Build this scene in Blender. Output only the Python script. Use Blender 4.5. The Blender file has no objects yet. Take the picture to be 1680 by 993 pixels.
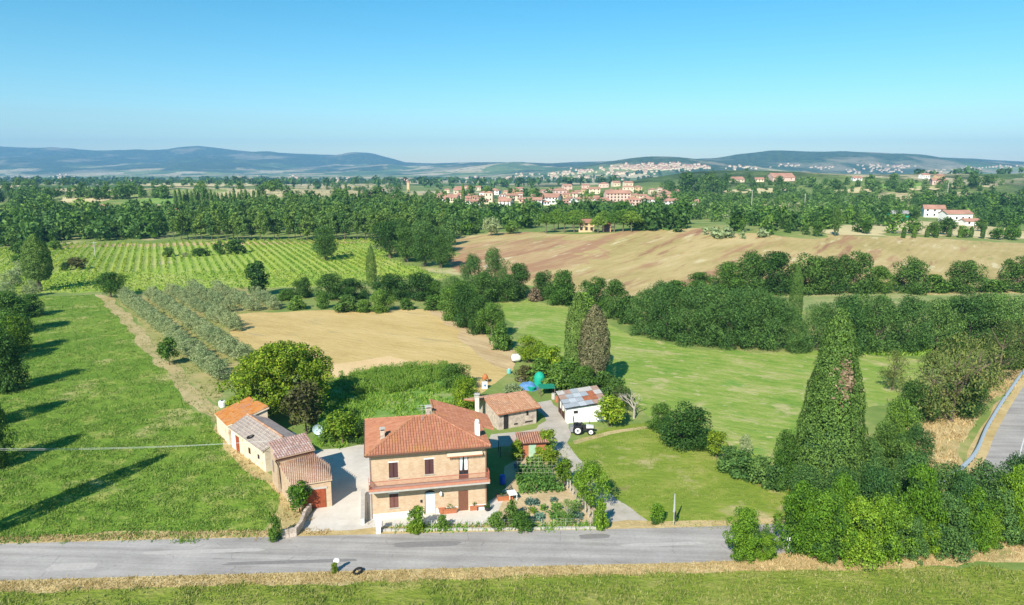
import bpy, math, random
import numpy as np
from mathutils import Vector, noise
from mathutils.geometry import delaunay_2d_cdt
R = math.radians
S = bpy.context.scene
COL = S.collection
rnd = random.Random(7)

# ------------------------------------------------------------------ camera
F, CX, CY = 1150.0, 840.0, 496.5
CAMZ, PITCH = 34.0, R(10.76)
CP, SP = math.cos(PITCH), math.sin(PITCH)
cd = bpy.data.cameras.new('camera'); cam = bpy.data.objects.new('camera', cd); COL.objects.link(cam)
cam.location = (0, 0, CAMZ); cam.rotation_euler = (R(90) - PITCH, 0, 0)
cd.sensor_width = 36; cd.lens = 36 * F / 1680; cd.clip_start = 0.5; cd.clip_end = 60000
S.camera = cam
# ------------------------------------------------------------------ light
SUN_EL, SUN_AZ = R(37), math.atan2(-0.40, -0.917)      # azimuth measured from +Y towards +X
w = bpy.data.worlds.new('World'); S.world = w; w.use_nodes = True
nt = w.node_tree; nt.nodes.clear()
sky = nt.nodes.new('ShaderNodeTexSky'); sky.sky_type = 'NISHITA'; sky.sun_disc = False
sky.sun_elevation = SUN_EL; sky.sun_rotation = SUN_AZ; sky.air_density = 1.0; sky.dust_density = 0.1; sky.ozone_density = 1.6; sky.altitude = 200
hs = nt.nodes.new('ShaderNodeHueSaturation'); hs.inputs['Hue'].default_value = 0.478; hs.inputs['Saturation'].default_value = 1.45
bg = nt.nodes.new('ShaderNodeBackground'); bg.inputs[1].default_value = 0.09
wo = nt.nodes.new('ShaderNodeOutputWorld')
nt.links.new(sky.outputs[0], hs.inputs['Color']); tn = nt.nodes.new('ShaderNodeMix'); tn.data_type = 'RGBA'; tn.blend_type = 'MULTIPLY'; tn.inputs[0].default_value = 1; tn.inputs[7].default_value = (.86, 1.0, 1.07, 1)
nt.links.new(hs.outputs[0], tn.inputs[6]); nt.links.new(tn.outputs[2], bg.inputs[0]); nt.links.new(bg.outputs[0], wo.inputs[0])
ld = bpy.data.lights.new('sun', 'SUN'); ld.energy = 5.0; ld.angle = R(0.53); ld.color = (1, .95, .86)
lo = bpy.data.objects.new('sun', ld); COL.objects.link(lo)
sd = Vector((math.sin(SUN_AZ) * math.cos(SUN_EL), math.cos(SUN_AZ) * math.cos(SUN_EL), math.sin(SUN_EL)))
lo.rotation_euler = sd.to_track_quat('Z', 'Y').to_euler(); lo.location = (-60, -60, 120)
S.view_settings.view_transform = 'Standard'; S.view_settings.look = 'None'; S.view_settings.gamma = 1
S.view_settings.use_curve_mapping = False; S.view_settings.exposure = 0.62
S.cycles.max_bounces = 5; S.cycles.diffuse_bounces = 2; S.cycles.glossy_bounces = 1; S.cycles.transmission_bounces = 2; S.cycles.volume_bounces = 0; S.cycles.transparent_max_bounces = 4

# ------------------------------------------------------------------ terrain
def sst(a, b, x):
    t = min(1, max(0, (x - a) / (b - a))); return t * t * (3 - 2 * t)
SKY = [(-900, 262), (-500, 250), (-200, 246), (0, 243), (60, 245), (130, 247), (200, 251), (270, 250), (300, 245), (325, 242), (360, 245), (420, 251), (500, 254), (555, 256), (580, 252), (610, 253), (640, 260), (665, 267), (700, 269), (760, 267), (830, 267), (900, 269), (960, 266), (1040, 264), (1120, 263), (1200, 261), (1260, 258), (1330, 260), (1420, 257), (1520, 259), (1600, 262), (1680, 266), (2000, 262), (2400, 266)]
SKX = [a for a, b in SKY]; SKYY = [b for a, b in SKY]
BUMPS = [(95, 335, 150, 85, 6.5), (-330, 760, 260, 150, 13), (-60, 640, 200, 110, 5), (620, 1020, 380, 230, 25), (330, 1150, 150, 160, 20), (1100, 1300, 400, 400, 26), (-900, 900, 300, 260, 14), (900, 4300, 560, 700, 110), (2300, 5200, 1300, 600, 85)]
def H(x, y):
    if y < 130: return 0.0
    s = sst(130, 420, y)
    z = s * 2.6 * noise.noise((x / 150, y / 150, 3.1))
    if y > 420: z += sst(420, 1200, y) * 7 * noise.noise((x / 420, y / 420, 8.7)) - 16 * sst(1300, 3000, y)
    for cx, cy, rx, ry, h in BUMPS:
        q = ((x - cx) / rx) ** 2 + ((y - cy) / ry) ** 2
        if q < 9: z += h * math.exp(-q)
    if y > 4000:
        px = CX + F * x / (y * CP)
        D = 10200 - 3200 * sst(560, 900, px)
        hr = CAMZ + (278 - float(np.interp(px, SKX, SKYY))) / F * D
        q = y / D
        n = noise.noise((x / 1500, y / 1500, 1.3)) + .55 * noise.noise((x / 620, y / 620, 4.2)) + .3 * noise.noise((x / 260, y / 260, 7.2))
        k = sst(.52, 1.0, q)
        z += (hr + 16) * k * (1 + .62 * n * (1 - sst(.80, .985, q))) if q <= 1 else (hr + 16) * (1 - 1.2 * sst(1, 1.3, q))
    return z
def ray(px, py):
    v = (py - CY) / F
    return Vector(((px - CX) / F, CP - v * SP, -(SP + v * CP)))
def G(px, py):
    d = ray(px, py)
    t = 30.0
    pt = t
    while t < 30000:
        if CAMZ + d.z * t <= H(d.x * t, d.y * t):
            a, b = pt, t
            for _ in range(22):
                m = (a + b) / 2
                if CAMZ + d.z * m <= H(d.x * m, d.y * m): b = m
                else: a = m
            return Vector((d.x * b, d.y * b, H(d.x * b, d.y * b)))
        pt = t; t *= 1.012
    return Vector((d.x * 9000, d.y * 9000, 0))
def atz(px, py, z):
    d = ray(px, py); t = (z - CAMZ) / d.z
    return Vector((d.x * t, d.y * t, z))
def topz(p, py):
    d = ray(CX, py); return CAMZ + p.y / d.y * d.z
def mpp(p):            # metres per photo pixel at a ground point
    return (p.y * CP + (CAMZ - p.z) * SP) / F

# ------------------------------------------------------------------ materials
def sr(r, g, b):
    f = lambda c: (c / 12.92 if c <= .04045 else ((c + .055) / 1.055) ** 2.4)
    return (f(r / 255), f(g / 255), f(b / 255), 1)
class NB:
    def __init__(s, name):
        s.m = bpy.data.materials.new(name); s.m.use_nodes = True; s.t = s.m.node_tree; s.n = s.t.nodes
        s.b = s.n['Principled BSDF']; s.o = s.n['Material Output']
        s.b.inputs['Specular IOR Level'].default_value = .2
    def new(s, t, **k):
        n = s.n.new('ShaderNode' + t)
        for a, b in k.items(): setattr(n, a, b)
        return n
    def link(s, a, b): s.t.links.new(a, b)
    def pos(s): return s.new('NewGeometry').outputs['Position']
    def mapping(s, vec, rot=0, scale=(1, 1, 1)):
        m = s.new('Mapping', vector_type='TEXTURE'); m.inputs['Rotation'].default_value = (0, 0, rot); m.inputs['Scale'].default_value = tuple(1 / k if k else 1e6 for k in scale)
        s.link(vec, m.inputs['Vector']); return m.outputs[0]
    def noise(s, vec, scale, detail=4, rough=.6):
        n = s.new('TexNoise'); n.inputs['Scale'].default_value = scale; n.inputs['Detail'].default_value = detail; n.inputs['Roughness'].default_value = rough
        s.link(vec, n.inputs['Vector']); return n.outputs['Fac']
    def ramp(s, fac, stops, interp='LINEAR'):
        r = s.new('ValToRGB'); e = r.color_ramp.elements; r.color_ramp.interpolation = interp
        while len(e) < len(stops): e.new(.5)
        for i, (p, c) in enumerate(stops): e[i].position = p; e[i].color = c
        s.link(fac, r.inputs[0]); return r.outputs['Color']
    def mix(s, fac, a, b, mode='MIX'):
        m = s.new('Mix', data_type='RGBA', blend_type=mode)
        if isinstance(fac, (int, float)): m.inputs[0].default_value = fac
        else: s.link(fac, m.inputs[0])
        for v, i in ((a, 6), (b, 7)):
            if isinstance(v, tuple): m.inputs[i].default_value = v
            else: s.link(v, m.inputs[i])
        return m.outputs[2]
    def math(s, op, a, b=0.0):
        m = s.new('Math', operation=op)
        for v, i in ((a, 0), (b, 1)):
            if isinstance(v, (int, float)): m.inputs[i].default_value = v
            else: s.link(v, m.inputs[i])
        return m.outputs[0]
    def bump(s, h, strength=.5, dist=.1):
        b = s.new('Bump'); b.inputs['Strength'].default_value = strength; b.inputs['Distance'].default_value = dist
        s.link(h, b.inputs['Height']); s.link(b.outputs[0], s.b.inputs['Normal'])
def grey(v): return (v, v, v, 1)
def ground(name, c, patch=14, fine=1.6, stretch=(1, 1), rot=0, bump=.6, bdist=.25, accent=None, stripe=None, rough=.95):
    """three-tone patchy ground; accent=(colour, scale, threshold, stretch, rot); stripe=(period m, strength, rot)"""
    q = NB(name); P = q.pos()
    V = q.mapping(P, rot, (stretch[0], stretch[1], 1))
    big = q.noise(V, 1 / patch, 5, .65); sm = q.noise(V, 1 / fine, 5, .7); mid = q.noise(V, 1 / (fine * 4.3), 3, .6)
    f = q.math('ADD', q.math('ADD', q.math('MULTIPLY', big, .5), q.math('MULTIPLY', mid, .25)), q.math('MULTIPLY', sm, .25))
    if stripe:
        per, st, ro = stripe
        wv = q.new('TexWave', wave_type='BANDS', bands_direction='X'); wv.inputs['Scale'].default_value = 0.314 / per; wv.inputs['Distortion'].default_value = 1.2; wv.inputs['Detail'].default_value = 2; wv.inputs['Detail Scale'].default_value = 1.5
        q.link(q.mapping(P, ro), wv.inputs['Vector'])
        f = q.math('ADD', f, q.math('MULTIPLY', q.math('SUBTRACT', wv.outputs['Fac'], .5), st))
    col = q.ramp(f, [(.36, c[0]), (.50, c[1]), (.64, c[2])])
    if accent:
        for ac, sc, th, stt, ro in (accent if isinstance(accent, list) else [accent]):
            n = q.noise(q.mapping(P, ro, (stt[0], stt[1], 1)), 1 / sc, 4, .65)
            m = q.ramp(n, [(th, grey(0)), (th + .09, grey(1))])
            col = q.mix(q.math('MULTIPLY', m, .85), col, ac)
    q.link(col, q.b.inputs['Base Color']); q.b.inputs['Roughness'].default_value = rough
    q.bump(q.math('ADD', sm, q.math('MULTIPLY', mid, .8)), bump, bdist)
    return q.m
def plain(name, c, var=.18, scale=3.0, rough=.8, metal=0, stain=None, bump=.15):
    q = NB(name); tc = q.new('TexCoord'); P = q.pos()
    n = q.noise(P, scale, 5, .65)
    lo_ = tuple(x * (1 - var) for x in c[:3]) + (1,); hi = tuple(min(1, x * (1 + var)) for x in c[:3]) + (1,)
    col = q.ramp(n, [(.3, lo_), (.7, hi)])
    if stain:
        n2 = q.noise(P, stain[1], 5, .7); col = q.mix(q.ramp(n2, [(stain[2], grey(0)), (stain[2] + .12, grey(1))]), col, stain[0])
    q.link(col, q.b.inputs['Base Color']); q.b.inputs['Roughness'].default_value = rough; q.b.inputs['Metallic'].default_value = metal
    if bump: q.bump(n, bump, .05)
    return q.m
def island(name, cols, rough=.8, objvar=.25, transl=0.0, spec=.15, patch=None):
    """colour picked per mesh island (leaf, tile, brick) and nudged per object"""
    q = NB(name); g = q.new('NewGeometry'); n = len(cols)
    col = q.ramp(g.outputs['Random Per Island'], [((i + .5) / n, c) for i, c in enumerate(cols)])
    if patch:
        m = q.ramp(q.noise(g.outputs['Position'], 1 / patch[1], 4, .6), [(patch[2], grey(0)), (patch[2] + .1, grey(1))])
        col = q.mix(q.math('MULTIPLY', m, .8), col, patch[0])
    oi = q.new('ObjectInfo'); h = q.new('HueSaturation')
    h.inputs['Saturation'].default_value = 1
    q.link(q.math('ADD', q.math('MULTIPLY', oi.outputs['Random'], objvar * 2), 1 - objvar), h.inputs['Value'])
    q.link(q.math('ADD', q.math('MULTIPLY', oi.outputs['Random'], -.03), .515), h.inputs['Hue'])
    q.link(col, h.inputs['Color']); col = h.outputs[0]
    q.link(col, q.b.inputs['Base Color']); q.b.inputs['Roughness'].default_value = rough; q.b.inputs['Specular IOR Level'].default_value = spec
    if transl:
        t = q.new('BsdfTranslucent'); q.link(q.mix(1.0, col, (1.0, 1.0, .55, 1), 'MULTIPLY'), t.inputs[0])
        ms = q.new('MixShader'); ms.inputs[0].default_value = transl
        q.link(q.b.outputs[0], ms.inputs[1]); q.link(t.outputs[0], ms.inputs[2]); q.link(ms.outputs[0], q.o.inputs['Surface'])
    return q.m
def leaf(name, *c, v=.27, t=.3, p=None):
    p = p or (tuple(x * 1.45 for x in c[-1]), 2.2, .58)
    return island(name, [tuple(x) + (1,) for x in c], .55, v, t, patch=(tuple(p[0]) + (1,), p[1], p[2]))
L = {
 'dark':   leaf('leaf_dark', (0.045, 0.101, 0.021), (0.073, 0.152, 0.029), (0.113, 0.217, 0.040)),
 'mid':    leaf('leaf_mid', (0.068, 0.145, 0.025), (0.106, 0.210, 0.032), (0.158, 0.283, 0.043)),
 'light':  leaf('leaf_light', (0.098, 0.200, 0.018), (0.164, 0.284, 0.022), (0.262, 0.347, 0.027)),
 'yellow': leaf('leaf_yellow', (.16, .25, .02), (.24, .34, .025), (.34, .40, .03)),
 'walnut': leaf('leaf_walnut', (.11, .21, .015), (.20, .31, .02), (.32, .40, .03), p=((.46, .44, .05), 1.0, .56)),
 'olive':  leaf('leaf_olive', (.25, .32, .14), (.33, .405, .18), (.43, .49, .25), v=.1, p=((.54, .57, .34), 1.0, .57)),
 'cypress':leaf('leaf_cypress', (.06, .125, .025), (.10, .19, .036), (.155, .26, .05), t=.15, v=.1),
 'drycyp': leaf('leaf_dry_cypress', (.13, .135, .055), (.19, .18, .08), (.27, .235, .13), t=.15),
 'brown':  leaf('leaf_brown', (.15, .11, .06), (.21, .16, .09), (.27, .21, .125), t=.1),
 'locust': leaf('leaf_locust', (0.064, 0.139, 0.037), (0.105, 0.209, 0.047), (0.153, 0.271, 0.063)),
 'poplar': leaf('leaf_poplar', (0.087, 0.161, 0.033), (0.131, 0.231, 0.043), (0.189, 0.294, 0.059)),
 'pine':   leaf('leaf_pine', (0.078, 0.156, 0.021), (0.123, 0.225, 0.028), (0.182, 0.300, 0.037), t=.15),
 'ivy':    leaf('leaf_ivy', (.09, .19, .015), (.15, .29, .022), (.23, .38, .035), p=((.05, .115, .036), 1.6, .545)),
 'ivydark':leaf('leaf_locust_dark', (0.042, 0.115, 0.032), (0.077, 0.169, 0.044), (0.119, 0.230, 0.052)),  # deeper green foliage of the roadside locusts and darker ivy mounds
 'dry':    leaf('leaf_dry_locust', (.075, .125, .03), (.12, .17, .042), (.19, .215, .06), p=((.27, .26, .09), 1.5, .58)),
 'purple': leaf('leaf_plum', (0.073, 0.070, 0.030), (0.124, 0.119, 0.036), (0.175, 0.182, 0.054)),
 'vine':   leaf('leaf_vine', (.17, .29, .03), (.24, .355, .04), (.33, .42, .055), v=.06, p=((.46, .48, .08), 6, .57)),
 'corn':   leaf('leaf_corn', (.14, .27, .03), (.21, .36, .045), (.31, .44, .07)),
 'veg':    leaf('leaf_vegetable', (.075, .18, .035), (.115, .25, .05), (.18, .32, .06)),
 'cabbage':leaf('leaf_cabbage', (.10, .19, .14), (.14, .25, .18), (.19, .30, .22)),
}
BARK = plain('bark', (.16, .12, .085, 1), .35, 6, .95); PALEBARK = plain('pale_bark', (.42, .37, .30, 1), .2, 6, .95)
WHITE = plain('white_paint', (.78, .77, .74, 1), .06, 1.5); PLASTER = plain('pale_plaster', (.66, .58, .48, 1), .12, 1.2, stain=((.42, .34, .26, 1), 1.1, .58))
CREAM = plain('cream_plaster', (.72, .58, .42, 1), .12, 1.2, stain=((.5, .33, .2, 1), .8, .56))
CONC = plain('concrete', (.46, .43, .38, 1), .15, 1.3, stain=((.3, .27, .23, 1), .5, .6)); DARKM = plain('dark_metal', (.03, .03, .032, 1), .1, 3, .5)
STEEL = plain('galvanised_steel', (.62, .63, .63, 1), .08, 4, .45, .6); WOODBR = plain('brown_wood', (.075, .03, .022, 1), .2, 8, .6); DOORBR = plain('door_brown_wood', (.20, .085, .05, 1), .2, 8, .6)
RUSTDOOR = plain('rust_red_door', (.30, .07, .03, 1), .25, 3, .7); TERRA = plain('terracotta', (.42, .15, .07, 1), .15, 5, .85); RAILRED = plain('red_painted_railing', (.42, .13, .085, 1), .1, 4, .6)
BLUE = plain('blue_plastic', (.015, .10, .50, 1), .1, 4, .4); GREENP = plain('green_tarpaulin', (.015, .34, .22, 1), .2, 2, .6); GREENC = plain('dark_green_cloth', (.015, .20, .12, 1), .2, 2, .7); GREEND = plain('pale_green_door', (.35, .52, .35, 1), .1, 4)
BLUETARP = plain('blue_tarpaulin', (.10, .22, .42, 1), .3, 2, .5); BLACK = plain('black_rubber', (.018, .018, .018, 1), .1, 5, .7); GLASS = plain('window_glass', (.03, .04, .05, 1), .1, 2, .08, bump=0)
CURTAIN = plain('white_curtain', (.75, .75, .72, 1), .1, 9); STONE = plain('rubble_stone', (.50, .41, .33, 1), .3, 2.4, stain=((.33, .25, .2, 1), 1.6, .55), bump=.6); ORANGE = plain('orange_machine_paint', (.5, .17, .06, 1), .25, 4, .7)
DOORPALE = plain('pale_blue_door', (.58, .66, .70, 1), .06, 5, .6); PALEBLUE = plain('pale_teal_metal', (.45, .58, .58, 1), .1, 4, .5); GREYM = plain('grey_paint', (.25, .25, .25, 1), .1, 3, .6)
def brickmat(name, c1, c2, mort):
    q = NB(name); tc = q.new('TexCoord'); b = q.new('TexBrick'); b.inputs['Scale'].default_value = 1
    b.inputs['Brick Width'].default_value = .27; b.inputs['Row Height'].default_value = .075; b.inputs['Mortar Size'].default_value = .009
    b.inputs['Color1'].default_value = c1; b.inputs['Color2'].default_value = c2; b.inputs['Mortar'].default_value = mort
    mp = q.new('Mapping'); mp.inputs['Rotation'].default_value = (R(-90), 0, 0); q.link(tc.outputs['Object'], mp.inputs[0]); q.link(mp.outputs[0], b.inputs['Vector'])
    n = q.noise(tc.outputs['Object'], 1.1, 5, .7); n3 = q.noise(q.mapping(tc.outputs['Object'], 0, (1, 1, 3.2)), 2.6, 3, .6)
    col = q.mix(q.ramp(n, [(.42, grey(0)), (.72, grey(.55))]), b.outputs['Color'], (.42, .24, .13, 1))
    col = q.mix(q.ramp(n3, [(.50, grey(0)), (.68, grey(.55))]), col, (.42, .27, .165, 1))
    q.link(col, q.b.inputs['Base Color']); q.b.inputs['Roughness'].default_value = .9; q.bump(b.outputs['Fac'], -.3, .02); return q.m
BRICK = brickmat('yellow_brick', (.59, .435, .275, 1), (.52, .35, .21, 1), (.60, .51, .39, 1))
BRICKO = brickmat('old_brick', (.50, .33, .20, 1), (.56, .42, .28, 1), (.56, .48, .36, 1))
def tilemat(name, cols, patch=None): return island(name, cols, .9, .03, 0, .1, patch)
TILE = tilemat('terracotta_tile', [(.36, .155, .085, 1), (.415, .185, .105, 1), (.455, .215, .125, 1), (.39, .17, .095, 1)], ((.44, .215, .09, 1), 2.2, .58))
TILEOLD = tilemat('weathered_tile', [(.40, .20, .12, 1), (.47, .26, .165, 1), (.52, .31, .21, 1), (.43, .23, .145, 1)], ((.34, .22, .16, 1), 1.1, .57))
TILEOR = tilemat('orange_lichen_tile', [(.46, .17, .04, 1), (.55, .23, .06, 1), (.50, .24, .10, 1)], ((.42, .21, .13, 1), 1.5, .56))
TILEGR = tilemat('grey_slab_tile', [(.27, .23, .215, 1), (.33, .285, .265, 1), (.38, .33, .305, 1), (.30, .26, .25, 1)], ((.22, .18, .17, 1), 1.5, .58))
TILEPK = tilemat('pinkish_tile', [(.36, .23, .18, 1), (.44, .31, .26, 1), (.30, .19, .15, 1), (.48, .37, .32, 1)], ((.28, .23, .21, 1), 1.3, .54))
TILEFAR = plain('far_roof_tile', (.40, .21, .145, 1), .22, .12, .9, bump=0)
TILEFAR2 = plain('far_roof_tile_brown', (.32, .155, .10, 1), .2, .12, .9, bump=0)
FARW = [plain('far_wall_white', (.78, .75, .70, 1), .06, .1, bump=0), plain('far_wall_cream', (.70, .57, .40, 1), .08, .1, bump=0), plain('far_wall_pink', (.66, .46, .37, 1), .08, .1, bump=0), plain('far_wall_ochre', (.60, .42, .23, 1), .08, .1, bump=0)]
DARKW = plain('dark_opening', (.035, .03, .028, 1), .1, 2, .5, bump=0)

# ------------------------------------------------------------------ object helpers
def tag(o, label, cat=None, group=None, kind=None):
    o['label'] = label
    if cat: o['category'] = cat
    if group: o['group'] = group
    if kind: o['kind'] = kind
    return o
def thing(name, label, cat, loc=(0, 0, 0), rz=0, group=None):
    o = bpy.data.objects.new(name, None); COL.objects.link(o); o.empty_display_size = .3
    o.location = loc; o.rotation_euler = (0, 0, rz); return tag(o, label, cat, group)
def link(name, me, parent=None, mat=None, loc=None, rz=0, kind=None):
    o = bpy.data.objects.new(name, me); COL.objects.link(o)
    if parent: o.parent = parent
    if mat:
        if not me.materials: me.materials.append(None)
        o.material_slots[0].link = 'OBJECT'; o.material_slots[0].material = mat
    if loc is not None: o.location = loc
    if rz: o.rotation_euler = (0, 0, rz)
    if kind: o['kind'] = kind
    return o
def npmesh(name, V, n, smooth=False):
    """mesh of separate n-gons from an (k*n,3) array"""
    V = np.asarray(V, dtype=np.float32).reshape(-1, 3); k = len(V) // n
    me = bpy.data.meshes.new(name); me.vertices.add(len(V)); me.vertices.foreach_set('co', V.ravel())
    me.loops.add(len(V)); me.loops.foreach_set('vertex_index', np.arange(len(V), dtype=np.int32))
    me.polygons.add(k); me.polygons.foreach_set('loop_start', np.arange(0, len(V), n, dtype=np.int32)); me.polygons.foreach_set('loop_total', np.full(k, n, dtype=np.int32))
    me.update(calc_edges=True); return me
class MB:
    def __init__(s): s.v = []; s.f = []
    def quad(s, *p):
        i = len(s.v); s.v += [tuple(x) for x in p]; s.f.append(tuple(range(i, i + len(p)))); return s
    def box(s, x0, x1, y0, y1, z0, z1, rz=0, c=None):
        P = [(x, y, z) for z in (z0, z1) for x, y in ((x0, y0), (x1, y0), (x1, y1), (x0, y1))]
        if rz:
            cx, cy = c or ((x0 + x1) / 2, (y0 + y1) / 2); a, b = math.cos(rz), math.sin(rz)
            P = [(cx + (x - cx) * a - (y - cy) * b, cy + (x - cx) * b + (y - cy) * a, z) for x, y, z in P]
        i = len(s.v); s.v += P
        s.f += [tuple(i + k for k in f) for f in ((3, 2, 1, 0), (4, 5, 6, 7), (0, 1, 5, 4), (1, 2, 6, 5), (2, 3, 7, 6), (3, 0, 4, 7))]; return s
    def prism(s, poly, z0, z1):
        """poly of (x,y) or (x,y,ztop)"""
        n = len(poly); i = len(s.v)
        s.v += [(p[0], p[1], z0) for p in poly] + [(p[0], p[1], p[2] if len(p) > 2 else z1) for p in poly]
        s.f.append(tuple(i + n - 1 - k for k in range(n))); s.f.append(tuple(i + n + k for k in range(n)))
        for k in range(n): s.f.append((i + k, i + (k + 1) % n, i + n + (k + 1) % n, i + n + k))
        return s
    def slab(s, P, th):
        """3-D polygon thickened downwards"""
        n = len(P); i = len(s.v); s.v += [tuple(p) for p in P] + [(p[0], p[1], p[2] - th) for p in P]
        s.f.append(tuple(i + k for k in range(n))); s.f.append(tuple(i + 2 * n - 1 - k for k in range(n)))
        for k in range(n): s.f.append((i + k, i + n + k, i + n + (k + 1) % n, i + (k + 1) % n))
        return s
    def cyl(s, p0, p1, r0, r1=None, n=8, cap=True):
        r1 = r0 if r1 is None else r1; p0, p1 = Vector(p0), Vector(p1); d = (p1 - p0)
        if d.length < 1e-6: return s
        d.normalize(); a = d.orthogonal().normalized(); b = d.cross(a); i = len(s.v)
        for p, r in ((p0, r0), (p1, r1)):
            for k in range(n):
                t = 2 * math.pi * k / n; s.v.append(tuple(p + a * (r * math.cos(t)) + b * (r * math.sin(t))))
        for k in range(n): s.f.append((i + k, i + (k + 1) % n, i + n + (k + 1) % n, i + n + k))
        if cap: s.f.append(tuple(i + n - 1 - k for k in range(n))); s.f.append(tuple(i + n + k for k in range(n)))
        return s
    def tube(s, pts, r, n=6):
        rs = r if isinstance(r, (list, tuple)) else [r] * len(pts)
        for k in range(len(pts) - 1): s.cyl(pts[k], pts[k + 1], rs[k], rs[k + 1], n, True)
        return s
    def lathe(s, prof, c=(0, 0, 0), n=16):
        i = len(s.v); m = len(prof)
        for r, z in prof:
            for k in range(n): t = 2 * math.pi * k / n; s.v.append((c[0] + r * math.cos(t), c[1] + r * math.sin(t), c[2] + z))
        for j in range(m - 1):
            for k in range(n): s.f.append((i + j * n + k, i + j * n + (k + 1) % n, i + (j + 1) * n + (k + 1) % n, i + (j + 1) * n + k))
        s.f.append(tuple(i + n - 1 - k for k in range(n))); s.f.append(tuple(i + (m - 1) * n + k for k in range(n))); return s
    def mesh(s, name): me = bpy.data.meshes.new(name); me.from_pydata(s.v, [], s.f); me.update(); return me
    def build(s, name, mat, parent=None, kind=None, **k):
        me = s.mesh(name); me.materials.append(mat); return link(name, me, parent, None, kind=kind, **k)
def inpoly(px, py, poly):
    px = np.asarray(px); py = np.asarray(py); ins = np.zeros(px.shape, bool); n = len(poly)
    for i in range(n):
        x1, y1 = poly[i][:2]; x2, y2 = poly[i - 1][:2]
        if y1 == y2: continue
        c = ((y1 > py) != (y2 > py)) & (px < (x2 - x1) * (py - y1) / (y2 - y1) + x1); ins ^= c
    return ins
def wpoly(p): return [tuple(G(*q)[:2]) for q in p]

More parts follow.
